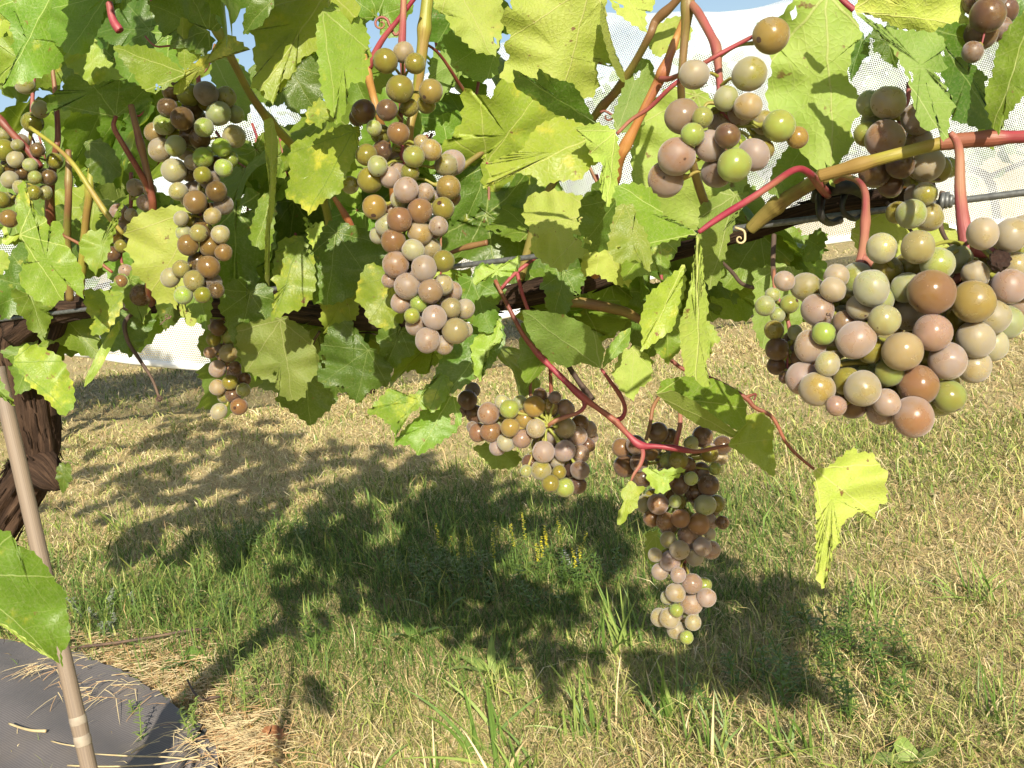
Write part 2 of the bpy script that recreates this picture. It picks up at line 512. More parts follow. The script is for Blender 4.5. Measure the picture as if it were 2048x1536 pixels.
def make_mat():
    bm = bmesh.new()
    # fan of strips from the far edge towards the near edge
    n = len(MAT_EDGE)
    A = catmull([(p.x, p.y) for p in MAT_EDGE], 8)
    near = np.array([(-2.9, 2.0), (-2.2, 1.2), (-0.9, 1.0), (-0.3, 0.95)])
    Bn = catmull([tuple(p) for p in near], 40)
    K = 50
    rows = []
    for i in range(len(A)):
        t = i / (len(A) - 1)
        q = Bn[int(t * (len(Bn) - 1))]
        row = []
        e = A[i] + rng.normal(0, 0.006, 2)
        for k in range(K + 1):
            s = k / K
            x, y = e[0] * (1 - s) + q[0] * s, e[1] * (1 - s) + q[1] * s
            # wrinkles run away from the camera to the left
            a = x * 0.75 + y * 0.66
            z = 0.03 + ground_h(x, y) * 0.4 + 0.020 * math.sin(a * 26 + 1.5 * noise.noise(Vector((x * 2, y * 2, 0)))) * (0.4 + 0.6 * abs(noise.noise(Vector((x * 1.5, y * 1.5, 5))))) + 0.006 * noise.noise(Vector((x * 9, y * 9, 2)))
            row.append(bm.verts.new((x, y, z)))
        rows.append(row)
    for i in range(len(rows) - 1):
        for k in range(K):
            bm.faces.new((rows[i][k], rows[i + 1][k], rows[i + 1][k + 1], rows[i][k + 1]))
    me = bpy.data.meshes.new('weed_mat')
    bm.to_mesh(me); bm.free()
    me.polygons.foreach_set('use_smooth', [True] * len(me.polygons))
    T = NT('woven_mat')
    tc = T.n('ShaderNodeTexCoord').outputs['Object']
    mp = T.n('ShaderNodeMapping', {'Vector': tc, 'Rotation': (0, 0, 0.72)}).outputs[0]
    w1 = T.n('ShaderNodeTexWave', {'Vector': mp, 'Scale': 110.0, 'Distortion': 0.6}, bands_direction='X').outputs[1]
    w2 = T.n('ShaderNodeTexWave', {'Vector': mp, 'Scale': 60.0, 'Distortion': 0.6}, bands_direction='Y').outputs[1]
    n = T.noise(tc, 3.0, 5, 0.65)
    f = T.math('MULTIPLY', w1, w2)
    col = T.mix(f, (0.10, 0.092, 0.095), (0.18, 0.165, 0.165))
    col = T.mix(T.math('MULTIPLY', T.step(n, 0.45, 0.75), 0.35), col, (0.22, 0.18, 0.14))
    bmp = T.n('ShaderNodeBump', {'Strength': 0.5, 'Distance': 0.001, 'Height': f}).outputs[0]
    mt = T.done(T.n('ShaderNodeBsdfPrincipled', {'Base Color': col, 'Roughness': 0.62, 'Normal': bmp}).outputs[0])
    tag(link('weed_mat', me, [mt]), 'wrinkled dark grey woven weed mat on the ground at the stake', 'weed mat')


make_mat()


# ------------------------------------------------------------------ grass: one mass of blades
def make_grass():
    def sample(n, r0_, r1_, spread=0.66):
        r = np.sqrt(rng.uniform(r0_ ** 2, r1_ ** 2, n))
        a = rng.uniform(-spread, spread, n)
        return r * np.sin(a), r * np.cos(a), r

    sets = []
    for n, a, b in ((62000, 1.25, 2.6), (90000, 2.6, 4.4), (75000, 4.4, 7.0), (62000, 7.0, 11.5), (30000, 11.5, 20.0)):
        sets.append(sample(n, a, b))
    X = np.concatenate([s[0] for s in sets]); Y = np.concatenate([s[1] for s in sets]); R = np.concatenate([s[2] for s in sets])
    # patchiness on a coarse grid of noise
    g = 0.12
    cache = {}

    def nz(x, y, sc, z):
        k = (int(x / g), int(y / g), z)
        if k not in cache: cache[k] = noise.noise(Vector((k[0] * g * sc, k[1] * g * sc, z))) + 0.5 * noise.noise(Vector((k[0] * g * sc * 2.7, k[1] * g * sc * 2.7, z + 4)))
        return cache[k]
    pa = np.array([nz(x, y, 1.1, 1.0) for x, y in zip(X, Y)])
    pb = np.array([nz(x, y, 2.3, 8.0) for x, y in zip(X, Y)])
    inm = np.array([y < 3.4 and x < 0.3 and in_poly(x, y, MAT_POLY) for x, y in zip(X, Y)])
    keep = ~inm | (rng.random(len(X)) < 0.006)
    X, Y, R, pa, pb, inm = X[keep], Y[keep], R[keep], pa[keep], pb[keep], inm[keep]
    n = len(X)
    # distance past the mat's edge -> strawy brown litter
    ed = np.array([(p.x, p.y) for p in MAT_EDGE])
    dm = np.min(np.hypot(X[:, None] - ed[None, :, 0], Y[:, None] - ed[None, :, 1]), axis=1)
    litter = np.exp(-(dm / 0.17) ** 2)
    # lusher, greener weeds where the row's shade falls, with shade painted into their colour
    lush_shade = np.exp(-((Y - 3.05 - 0.1 * X) / 0.85) ** 2) / (1 + np.exp((X - 0.75) / 0.15))
    pg = np.clip(0.25 + 0.38 * pa + 0.62 * lush_shade + 0.15 * (X > 0.2) * (Y < 4.2) - 0.75 * litter - 0.02 * np.maximum(R - 5, 0), 0.04, 0.92)
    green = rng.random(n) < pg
    tilt = np.where(green, rng.uniform(0.15, 1.25, n), rng.uniform(0.75, 1.6, n))
    az = rng.uniform(0, 2 * np.pi, n)
    L = np.where(green, rng.gamma(4, 0.0105, n), rng.gamma(4, 0.0115, n)) * np.clip(1 + 0.5 * pb + 0.65 * lush_shade * green, 0.5, 2.2)
    L = np.clip(L, 0.015, 0.19)
    W = rng.uniform(0.0014, 0.0030, n) * np.clip(R / 3.0, 0.8, 3.2) * np.where(green, 1.1, 0.95)
    W = np.where(green & (rng.random(n) < 0.07), W * 2.2, W)
    L = L * np.clip(R / 7.0, 1.0, 1.35)
    side = np.stack([np.cos(az + np.pi / 2 + rng.normal(0, 0.5, n)), np.sin(az + np.pi / 2), rng.normal(0, 0.3, n)], 1)
    side /= np.linalg.norm(side, axis=1)[:, None]
    h = np.array([ground_h(x, y) for x, y in zip(X, Y)])
    p0 = np.stack([X, Y, h - 0.004 + np.where(inm, 0.03, 0)], 1)
    d1 = np.stack([np.cos(az) * np.sin(tilt * 0.75), np.sin(az) * np.sin(tilt * 0.75), np.cos(tilt * 0.75)], 1)
    t2 = np.minimum(tilt + rng.uniform(0.1, 0.7, n), 1.72)
    az2 = az + rng.normal(0, 0.35, n)
    d2 = np.stack([np.cos(az2) * np.sin(t2), np.sin(az2) * np.sin(t2), np.cos(t2)], 1)
    p1 = p0 + d1 * (L * 0.55)[:, None]
    p2 = p1 + d2 * (L * 0.45)[:, None]
    p2[:, 2] = np.maximum(p2[:, 2], h + 0.004)
    w0, w1 = side * (W * 0.45)[:, None], side * (W * 0.5)[:, None]
    V = np.stack([p0 - w0, p0 + w0, p1 - w1, p1 + w1, p2], 1).reshape(-1, 3)
    base = np.arange(n) * 5
    # colours
    gcols = np.array([(0.18, 0.25, 0.05), (0.24, 0.31, 0.065), (0.32, 0.37, 0.10), (0.13, 0.20, 0.045), (0.39, 0.41, 0.14)])
    scols = np.array([(0.64, 0.53, 0.29), (0.58, 0.46, 0.24), (0.72, 0.63, 0.40), (0.46, 0.33, 0.17), (0.62, 0.56, 0.27), (0.52, 0.50, 0.21)])
    C = np.where(green[:, None], gcols[rng.integers(0, 5, n)], scols[rng.integers(0, 6, n)])
    deep = (lush_shade > 0.35) & green & (rng.random(n) < 0.75)  # darker greens put the row's shade into the blade colour
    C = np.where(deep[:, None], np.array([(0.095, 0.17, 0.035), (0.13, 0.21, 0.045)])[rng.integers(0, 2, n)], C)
    C = np.where((litter > 0.45)[:, None] & ~green[:, None], C * np.array([0.95, 0.80, 0.70]), C)
    far = np.clip((R - 4) / 5, 0, 1)[:, None]
    C = C * rng.uniform(0.75, 1.2, (n, 1))
    C5 = np.repeat(C[:, None, :], 5, 1)
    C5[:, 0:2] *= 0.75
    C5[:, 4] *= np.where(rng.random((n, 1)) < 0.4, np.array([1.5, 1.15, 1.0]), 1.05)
    me = bpy.data.meshes.new('grass')
    nv = n * 5
    me.vertices.add(nv)
    me.vertices.foreach_set('co', V.ravel().astype(np.float32))
    loops = np.stack([base, base + 1, base + 3, base + 2, base + 2, base + 3, base + 4], 1).ravel()
    me.loops.add(len(loops))
    me.loops.foreach_set('vertex_index', loops.astype(np.int32))
    me.polygons.add(n * 2)
    st = np.stack([np.arange(n) * 7, np.arange(n) * 7 + 4], 1).ravel()
    me.polygons.foreach_set('loop_start', st.astype(np.int32))
    me.update(calc_edges=True)
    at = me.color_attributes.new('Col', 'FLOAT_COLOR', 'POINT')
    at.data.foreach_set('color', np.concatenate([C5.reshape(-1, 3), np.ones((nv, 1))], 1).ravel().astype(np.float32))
    T = NT('grass_blades')
    c = T.n('ShaderNodeVertexColor', layer_name='Col').outputs[0]
    pr = T.n('ShaderNodeBsdfPrincipled', {'Base Color': c, 'Roughness': 0.6, 'Specular IOR Level': 0.25})
    tr = T.n('ShaderNodeBsdfTranslucent', {'Color': c})
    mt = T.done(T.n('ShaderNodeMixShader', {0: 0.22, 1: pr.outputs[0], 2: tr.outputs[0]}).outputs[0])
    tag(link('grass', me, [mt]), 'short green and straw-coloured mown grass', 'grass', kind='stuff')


make_grass()


# ------------------------------------------------------------------ the netted row behind
def net_mat():
    T = NT('bird_net')
    uv = T.n('ShaderNodeUVMap').outputs[0]
    wob = T.n('ShaderNodeTexNoise', {'Vector': uv, 'Scale': 1.6, 'Detail': 3.0})
    dv = T.n('ShaderNodeVectorMath', {0: wob.outputs[1], 'Scale': 0.10}, operation='SCALE').outputs[0]
    uvd = T.n('ShaderNodeVectorMath', {0: uv, 1: dv}, operation='ADD').outputs[0]
    sp = T.n('ShaderNodeSeparateXYZ', {0: uvd})
    a = T.math('MULTIPLY', T.math('ADD', sp.outputs[0], T.math('MULTIPLY', sp.outputs[1], 0.25)), 80.0)
    b = T.math('MULTIPLY', T.math('SUBTRACT', sp.outputs[1], T.math('MULTIPLY', sp.outputs[0], 0.25)), 80.0)

    def line(v):
        return T.math('ABSOLUTE', T.math('SUBTRACT', T.math('FRACT', v), 0.5))
    mn = T.math('MINIMUM', line(a), line(b))
    dens = T.noise(uv, 1.1, 4, 0.6)
    # gathered folds hold the strands closer together
    thr = T.math('MULTIPLY_ADD', T.step(dens, 0.3, 0.7), 0.15, 0.065)
    hem = T.step(sp.outputs[1], 0.10, 0.03)
    thr = T.math('ADD', thr, T.math('MULTIPLY', hem, 0.35))
    fac = T.step(T.math('SUBTRACT', thr, mn), -0.05, 0.05)
    df = T.n('ShaderNodeBsdfDiffuse', {'Color': (0.74, 0.80, 0.86, 1)})
    tl = T.n('ShaderNodeBsdfTranslucent', {'Color': (0.70, 0.76, 0.82, 1)})
    cloth = T.n('ShaderNodeMixShader', {0: 0.35, 1: df.outputs[0], 2: tl.outputs[0]}).outputs[0]
    tp = T.n('ShaderNodeBsdfTransparent')
    return T.done(T.n('ShaderNodeMixShader', {0: fac, 1: tp.outputs[0], 2: cloth}).outputs[0])


def make_net():
    # a tent of netting hung over a trellis row some 6.5 m away
    V, Fc, UV = [], [], []
    X0, X1, NX = -5.5, 7.5, 200
    prof = [(-0.52, 0.0), (-0.55, 0.15), (-0.56, 0.45), (-0.50, 0.75), (-0.36, 0.95), (-0.12, 1.0), (0.12, 1.0), (0.40, 0.92), (0.52, 0.7), (0.56, 0.4), (0.55, 0.1)]
    PR = catmull(prof, 5)
    for i in range(NX + 1):
        t = i / NX
        x = X0 + (X1 - X0) * t
        yc = 6.9 + 0.10 * x
        top = 2.12 + 0.10 * max(0, x + 0.6) + 0.10 * math.sin(x * 2.1) - 0.06 * abs(math.sin(x * 1.3))
        bot = float(np.interp(x, [-5.5, -3.4, -3.0, -2.76, -2.39, -1.86, -1.33, -.35, .66, 1.53, 2.4, 3.65, 7.5], [.95, .80, .72, .65, .53, .40, .36, .42, .53, .62, .62, .57, .5])) + .012 * noise.noise(Vector((x * 5, 0, 0)))
        s = 0.0
        for k, (py, pz) in enumerate(PR):
            fold = 0.05 * noise.noise(Vector((x * 2.6, pz * 0.9, 1.0))) + 0.03 * noise.noise(Vector((x * 9, pz * 1.4, 7.0))) * (1 - 0.5 * pz)
            y = yc + py + fold
            z = bot + (top - bot) * pz + 0.05 * noise.noise(Vector((x * 1.7, py * 3, 4.0))) * pz
            V.append((x, y, z))
            if k: s += math.hypot(PR[k][0] - PR[k - 1][0], (PR[k][1] - PR[k - 1][1]) * (top - bot))
            UV.append((x, s))
    K = len(PR)
    for i in range(NX):
        for k in range(K - 1):
            a = i * K + k
            Fc.append((a, a + K, a + K + 1, a + 1))
    root = tag(empty('bird_net', (0, 6.9, 0)), 'white bird netting draped over the vine row behind', 'netting')
    link('net_sheet', mesh_from('net_sheet', V, Fc, True, UV), [net_mat()], root)
    # bunched hem along the bottom
    mb = MB()
    pts = []
    for i in range(0, NX + 1, 4):
        x, y, z = V[i * K]
        pts.append((Vector((x, y, z)), 0.022 + 0.008 * noise.noise(Vector((x * 3, 0, 0)))))
    mb.tube(pts, 8, 3, 0, 0.3, 2.0)
    T = NT('net_hem')
    tc = T.n('ShaderNodeTexCoord').outputs['Object']
    f = T.noise(tc, 30, 4, 0.6)
    mt = T.done(T.n('ShaderNodeBsdfPrincipled', {'Base Color': T.mix(f, (0.78, 0.80, 0.80), (0.62, 0.66, 0.64)), 'Roughness': 0.8}).outputs[0])
    mb.build('hem', [mt], root)


make_net()


def back_vine(x, label):
    y = 6.9 + 0.10 * x
    root = tag(empty('netted_vine', (x, y, 0)), label, 'vine', 'vines under the netting')
    mb = MB()
    mb.tube([(Vector((x, y, 0)), 0.035), (Vector((x + 0.04, y, 0.4)), 0.03), (Vector((x - 0.02, y + 0.02, 0.9)), 0.028), (Vector((x - 0.5, y, 1.0)), 0.018), (Vector((x - 0.75, y, 1.02)), 0.015)], 10, 5, 0, 0.3, x)
    mb.tube([(Vector((x - 0.02, y + 0.02, 0.88)), 0.022), (Vector((x + 0.5, y, 1.0)), 0.018), (Vector((x + 0.75, y, 1.02)), 0.015)], 8, 5, 0, 0.3, x)
    mb.build('trunk', [M['bark']], root)
    V, Fc, UV = [], [], []
    rr = random.Random(int(x * 100) + 999)
    for _ in range(900):
        px, pz = x + rr.uniform(-0.78, 0.78), rr.gauss(1.45, 0.27)
        if not 0.85 < pz < 2.0: continue
        py = y + rr.gauss(0, 0.14)
        if abs(py - y) > 0.32: continue
        s = rr.uniform(0.04, 0.075)
        nrm = Vector((rr.gauss(0, 0.6), rr.gauss(-0.6, 0.5), rr.gauss(0.4, 0.5))).normalized()
        t = nrm.orthogonal().normalized()
        t = Matrix.Rotation(rr.uniform(0, 6.28), 3, nrm) @ t
        b = nrm.cross(t)
        c = Vector((px, py, pz))
        k = len(V)
        for a in range(7):
            q = a / 7 * 6.283
            rad = s * (1.0 if a % 2 == 0 else 0.72)
            V.append(c + t * math.cos(q) * rad + b * math.sin(q) * rad + nrm * 0.008 * math.cos(q * 2))
            UV.append((0.5 + math.cos(q) * 0.5, 0.5 + math.sin(q) * 0.5))
        Fc.append(tuple(range(k, k + 7)))
    link('crown', mesh_from('crown', V, Fc, False, UV), [M['backleaf']], root)


M['backleaf'] = foliage_mat('back_vine_leaves', (0.07, 0.14, 0.02), (0.15, 0.24, 0.04))
for i, (x, lb) in enumerate([(-4.7, 'leafy vine under the white net, leftmost of the netted row'), (-3.15, 'leafy vine under the net, second from the left of the netted row'), (-1.0, 'leafy vine under the net, third from the left of the netted row'),
                             (0.5, 'leafy vine under the net, fourth from the left of the netted row'), (2.1, 'leafy vine under the net behind the hanging grapes, second from the right'), (3.7, 'leafy vine under the white net, rightmost of the netted row')]):
    back_vine(x, lb)
for x, lb in ((-3.4, 'grey timber trellis post under the net, left one'), (2.75, 'grey timber trellis post under the net, right one')):
    y = 6.95 + 0.1 * x
    mb = MB()
    mb.tube([(Vector((x, y, -0.05)), 0.05), (Vector((x, y, 1.0)), 0.048), (Vector((x, y, 1.95)), 0.045)], 12, 6, 0, 0.06, x)
    o = mb.build('trellis_post', [plain('post_wood', (0.23, 0.20, 0.16), 0.85, 0, (0.15, 0.125, 0.10), 30, 0.6)])
    tag(o, lb, 'post', 'posts of the netted row')

# ------------------------------------------------------------------ the vine in front
vine = tag(empty('grape_vine', P(60, 1500, 1.35) * 1.0), 'grape vine with shaggy trunk, red shoots and lobed leaves trained on the wire', 'grape vine')


def D(x):
    return 1.0 / (0.86 + 0.74 * x / 2048.0)


def px_tube(name, pts, mats, parent, n=10, sub=5, rough=0.0, seed=0, ridg=0.0, extra=None):
    """pts: (x, y, depth, radius in photo pixels)"""
    mb = MB()
    Q = [(P(x, y, d), r * d / F_PX) for x, y, d, r in pts]
    if name == 'cane' and pts[0][3] >= 5:
        A = catmull([(*p, r) for p, r in Q], 8)
        acc = 0.0
        nxt = 0.012 + (abs(seed) * 7.13 % 1) * 0.03
        out = []
        for k in range(len(A)):
            if k: acc += float(np.linalg.norm(A[k, :3] - A[k - 1, :3]))
            out.append([Vector(A[k, :3]), A[k, 3], acc])
        tot = acc
        nodes = []
        while nxt < tot:
            nodes.append(nxt)
            nxt += 0.085 + 0.02 * ((nxt * 313) % 1)
        Q = [(p, r * (1 + 0.26 * sum(math.exp(-((s_ - q) / 0.006) ** 2) for q in nodes))) for p, r, s_ in out]
        sub = 2
    mb.tube(Q, n, sub, 0, rough, seed, ridg=ridg)
    if extra: extra(mb)
    return mb.build(name, mats, parent)


def bark_strips(pts, count, seed):
    rr = random.Random(seed)
    A = catmull([(*P(x, y, d), r * d / F_PX) for x, y, d, r in pts], 8)

    def f(mb):
        for _ in range(count):
            i = rr.randrange(0, len(A) - 4)
            a = rr.uniform(0, 6.28)
            c0 = Vector(A[i, :3]); r0_ = A[i, 3]
            t = (Vector(A[i + 2, :3]) - c0).normalized()
            n1 = t.orthogonal().normalized()
            n1 = Matrix.Rotation(a, 3, t) @ n1
            n_ = rr.randrange(2, 5)
            pp = []
            lift = rr.uniform(1.0, 1.12)
            for k in range(n_ + 1):
                j = min(i + k, len(A) - 1)
                lf = lift + (0.25 * rr.random() if k in (0, n_) else 0.04)
                pp.append((Vector(A[j, :3]) + n1 * A[j, 3] * lf, rr.uniform(0.0005, 0.0016) if k not in (0, n_) else 0.0004))
            mb.tube(pp, 4, 3, 0, 0, 0)
    return f


TR = [(-120, 1700, 1.34, 52), (-105, 1350, 1.32, 48), (-60, 1150, 1.28, 46), (0, 1040, 1.26, 44), (48, 965, 1.24, 42), (76, 905, 1.22, 38), (68, 830, 1.21, 42), (52, 740, 1.20, 46), (45, 670, 1.19, 48), (70, 620, 1.17, 40)]
px_tube('trunk', TR, [M['bark']], vine, 40, 16, 0.30, 1.0, 0.34, bark_strips(TR, 260, 3))
KN = [(62, 930, 1.215, 34), (88, 942, 1.20, 30), (108, 962, 1.19, 22), (118, 978, 1.185, 6)]
px_tube('trunk_knot', KN, [M['bark']], vine, 14, 8, 0.5, 4.0, 0.4, bark_strips(KN, 14, 9))
CO = [(40, 665, 1.17, 38), (100, 628, 1.13, 27), (180, 614, 1.09, 20), (300, 606, 1.035, 19), (430, 612, 0.99, 22), (540, 612, 0.955, 26), (640, 622, 0.93, 27), (740, 634, 0.905, 29), (850, 632, 0.88, 24), (960, 606, 0.855, 22), (1070, 586, 0.83, 26), (1190, 556, 0.80, 22), (1300, 520, 0.775, 16), (1400, 492, 0.75, 15), (1500, 462, 0.725, 17), (1600, 428, 0.70, 19), (1700, 404, 0.68, 17), (1790, 392, 0.665, 19), (1868, 374, 0.65, 17)]
px_tube('cordon', CO, [M['bark']], vine, 18, 10, 0.26, 9.0, 0.25, bark_strips(CO, 110, 5))
SP = [(1800, 392, 0.66, 22), (1802, 375, 0.655, 21), (1803, 366, 0.65, 18)]
px_tube('spur', SP, [M['bark']], vine, 14, 5, 0.3, 19.0, 0.2, bark_strips(SP, 8, 6))
for pts in ([(128, 590, 1.12, 15), (122, 640, 1.13, 14), (105, 690, 1.14, 12), (92, 730, 1.15, 9)], [(100, 600, 1.15, 14), (90, 640, 1.16, 15), (78, 700, 1.18, 12)]):
    px_tube('old_spur', pts, [M['bark']], vine, 12, 8, 0.2, pts[0][0], 0.2)

# canes: (material, [(x, y, depth, radius px)...])
CANES = [
    ('green', [(418, 42, .80, 9), (440, 70, .80, 9), (470, 130, .81, 8), (505, 195, .83, 8), (545, 248, .86, 9), (600, 310, .89, 8), (640, 380, .91, 8), (660, 470, .93, 8), (650, 600, .93, 8)]),
    ('red', [(411, -30, .80, 6), (411, 10, .80, 6.5), (416, 40, .80, 8), (425, 56, .80, 9)]),
    ('red', [(492, -12, .79, 5.5), (460, -2, .79, 5.5), (440, 15, .795, 5.5), (427, 45, .80, 7)]),
    ('red', [(298, -20, .86, 8), (312, 5, .86, 9), (330, 36, .87, 8), (352, 70, .88, 5)]),
    ('red', [(218, 5, .85, 7), (226, 40, .85, 8), (240, 62, .85, 7)]),
    ('redbrown', [(232, 232, .845, 4), (228, 255, .845, 5), (250, 295, .85, 5.5), (280, 345, .86, 6), (300, 385, .87, 7)]),
    ('redbrown', [(262, 210, .86, 6), (275, 265, .86, 7), (290, 325, .865, 7), (302, 385, .87, 8), (306, 430, .885, 8), (300, 560, .96, 9), (300, 606, 1.0, 10)]),
    ('redbrown', [(-20, 215, 1.0, 7), (20, 262, 1.0, 7), (60, 305, 1.0, 8), (80, 335, 1.0, 8)]),
    ('green', [(60, 255, .97, 4), (110, 292, .96, 4), (148, 330, .95, 5), (185, 385, .95, 6), (215, 430, .95, 6), (246, 468, .955, 4)]),
    ('redbrown', [(104, 130, 1.02, 4), (112, 200, 1.02, 5), (116, 270, 1.02, 6), (112, 300, 1.02, 7), (100, 380, 1.05, 9), (103, 470, 1.08, 11), (110, 560, 1.1, 11)]),
    ('olivecane', [(137, 300, 1.0, 6), (137, 390, 1.0, 7), (134, 480, 1.03, 8), (140, 600, 1.06, 8)]),
    ('green', [(183, 330, 1.0, 6), (178, 390, 1.0, 8), (170, 460, 1.02, 8), (160, 590, 1.06, 8)]),
    ('redbrown', [(125, 470, .98, 3), (165, 492, .98, 3.4), (200, 525, .98, 3.6), (225, 545, .98, 3)]),
    ('orange', [(728, 110, .76, 6), (736, 150, .76, 8), (746, 190, .765, 8), (758, 235, .77, 8), (775, 300, .80, 9), (790, 420, .84, 9), (790, 600, .88, 10)]),
    ('red', [(838, -15, .74, 4.5), (800, 35, .745, 5), (768, 75, .75, 6), (748, 110, .755, 7), (738, 135, .76, 8)]),
    ('green', [(858, -30, .77, 12), (850, 40, .77, 12), (842, 120, .775, 11), (830, 210, .785, 9), (818, 280, .79, 9), (830, 420, .84, 9), (850, 620, .88, 10)]),
    ('redbrown', [(838, 80, .80, 2.5), (880, 110, .82, 3), (935, 190, .86, 4), (985, 230, .88, 4), (1008, 250, .89, 5), (1000, 282, .90, 4)]),
    ('olivecane', [(880, 370, .88, 5), (930, 330, .88, 6), (985, 290, .89, 5), (1020, 268, .89, 5), (1048, 258, .89, 4)]),
    ('olivecane', [(1375, -25, .66, 8), (1345, 10, .67, 8), (1312, 42, .68, 8.5), (1300, 70, .68, 8), (1270, 125, .70, 7.5), (1240, 172, .72, 9), (1228, 188, .725, 9), (1195, 225, .74, 8), (1150, 290, .77, 8), (1080, 420, .81, 8), (1040, 560, .83, 9)]),
    ('orange', [(1378, 10, .62, 5), (1355, 70, .63, 7), (1340, 110, .63, 8), (1326, 145, .63, 14), (1316, 165, .635, 11), (1290, 215, .64, 9), (1270, 255, .645, 9), (1252, 290, .65, 13), (1240, 318, .655, 10), (1225, 380, .68, 9), (1200, 480, .73, 10), (1190, 550, .77, 10)]),
    ('olivecane', [(1376, -40, .58, 9), (1375, 15, .58, 12), (1370, 70, .585, 9), (1364, 140, .59, 8), (1362, 180, .60, 8), (1370, 260, .63, 8), (1400, 380, .68, 9), (1440, 480, .73, 9)]),
    ('red', [(1234, 268, .555, 3.5), (1262, 240, .555, 4), (1300, 215, .55, 4.5), (1345, 172, .54, 4.5), (1400, 132, .535, 4.5), (1450, 102, .53, 4.5), (1512, 70, .535, 4)]),
    ('pink', [(1322, 158, .625, 6), (1338, 158, .615, 5.5), (1360, 150, .60, 5)]),
    ('green', [(1640, 352, .55, 13), (1700, 335, .54, 13), (1770, 315, .53, 13), (1830, 299, .525, 13), (1885, 286, .52, 14)]),
    ('red', [(1880, 287, .52, 14), (1915, 282, .517, 16), (1960, 278, .512, 15), (2010, 275, .508, 13), (2080, 272, .50, 13), (2200, 262, .49, 12)]),
    ('olivecane', [(1500, 458, .70, 12), (1530, 430, .69, 15), (1565, 402, .675, 15), (1610, 375, .64, 14), (1650, 350, .58, 13)]),
    ('red', [(1397, 465, .515, 4.5), (1420, 448, .515, 6), (1455, 425, .52, 7), (1500, 398, .525, 7), (1545, 368, .53, 7), (1580, 344, .54, 7), (1602, 338, .545, 7), (1622, 350, .555, 8), (1640, 372, .59, 9), (1655, 388, .64, 10)]),
    ('orange', [(1862, 120, .62, 7), (1852, 160, .62, 8), (1835, 230, .63, 9), (1815, 290, .64, 12), (1803, 340, .645, 14), (1801, 372, .65, 17)]),
    ('twig', [(1885, 385, .645, 6), (1880, 420, .64, 5), (1882, 455, .63, 5), (1895, 482, .62, 4), (1918, 503, .61, 2.5)]),
    ('twig', [(1774, 405, .645, 4), (1790, 425, .64, 4), (1810, 448, .63, 3.5), (1830, 470, .62, 3)]),
    ('redbrown', [(990, 560, .80, 4), (1025, 630, .80, 4.5), (1048, 672, .80, 5), (1075, 705, .80, 6)]),
    ('red', [(1060, 688, .80, 5), (1080, 712, .80, 6.5), (1120, 752, .80, 5), (1160, 790, .80, 8), (1195, 816, .80, 5.5), (1230, 842, .80, 7), (1255, 868, .80, 5.5), (1280, 890, .80, 7), (1315, 893, .80, 5), (1348, 896, .80, 7), (1390, 903, .80, 4.5), (1430, 896, .79, 4), (1460, 890, .785, 3)]),
    ('twig', [(1130, 722, .84, 5), (1150, 752, .84, 5.5), (1172, 783, .84, 5.5), (1187, 800, .84, 5)]),
    ('red', [(1228, 843, .80, 6), (1245, 834, .80, 4.5), (1250, 815, .80, 4), (1240, 790, .80, 4), (1222, 765, .80, 4), (1202, 737, .80, 3)]),
    ('pink', [(1283, 890, .80, 5), (1286, 910, .80, 4.5), (1280, 930, .80, 4), (1268, 948, .80, 3), (1262, 962, .80, 2)]),
    ('redbrown', [(1292, 880, .83, 4), (1300, 850, .835, 4), (1306, 815, .84, 4), (1320, 790, .845, 4)]),
    ('redbrown', [(1305, 685, .80, 3.5), (1330, 710, .80, 4), (1370, 740, .80, 4), (1430, 760, .80, 4), (1490, 795, .80, 5), (1510, 815, .80, 4.5), (1545, 835, .80, 4), (1572, 885, .80, 3.6), (1600, 915, .80, 3.2), (1628, 938, .80, 3)]),
    ('redbrown', [(1490, 795, .80, 4), (1512, 788, .80, 2), (1508, 800, .80, 1.6)]),
    ('red', [(1000, 580, .80, 3), (1025, 552, .80, 4), (1052, 530, .80, 4), (1090, 500, .81, 3.5)]),
    ('red', [(1033, 540, .80, 4), (1045, 590, .80, 4), (1060, 630, .80, 4), (1070, 655, .80, 3)]),
    ('red', [(1100, 730, .82, 3.5), (1102, 770, .825, 4), (1103, 800, .83, 4.5)]),
    ('pink', [(1062, 690, .82, 3), (1060, 740, .83, 3.5), (1061, 792, .835, 3.5)]),
    ('olivecane', [(1090, 605, .80, 10), (1140, 603, .80, 11), (1200, 612, .80, 11), (1255, 626, .81, 10), (1290, 650, .82, 7), (1310, 690, .81, 5)]),
    ('twig', [(1440, 520, .72, 3), (1465, 545, .71, 4), (1485, 568, .70, 4), (1520, 577, .69, 4), (1552, 574, .68, 3)]),
    ('twig', [(1548, 470, .66, 5), (1546, 520, .65, 5), (1548, 560, .64, 4)]),
    ('twig', [(292, 590, 1.0, 4), (270, 622, .99, 4), (250, 645, .98, 4.5), (256, 682, .98, 4), (280, 720, .98, 3.5), (304, 758, .98, 3), (318, 795, .98, 2.6)]),
    ('twig', [(640, 662, .93, 3), (625, 690, .93, 3), (632, 720, .92, 2)]),
    ('orange', [(668, 395, .86, 5), (690, 430, .86, 6), (708, 465, .87, 6), (720, 520, .89, 7), (715, 610, .91, 8)]),
    ('redbrown', [(975, 485, .82, 6), (930, 495, .83, 5), (895, 508, .84, 4)]),
    ('red', [(1670, -15, .56, 5), (1690, 5, .56, 6), (1708, 20, .56, 6.5)]),
]
for mt, pts in CANES:
    px_tube('cane', pts, [M[mt]], vine, 10, 6, 0.07, pts[0][0] * 0.1)

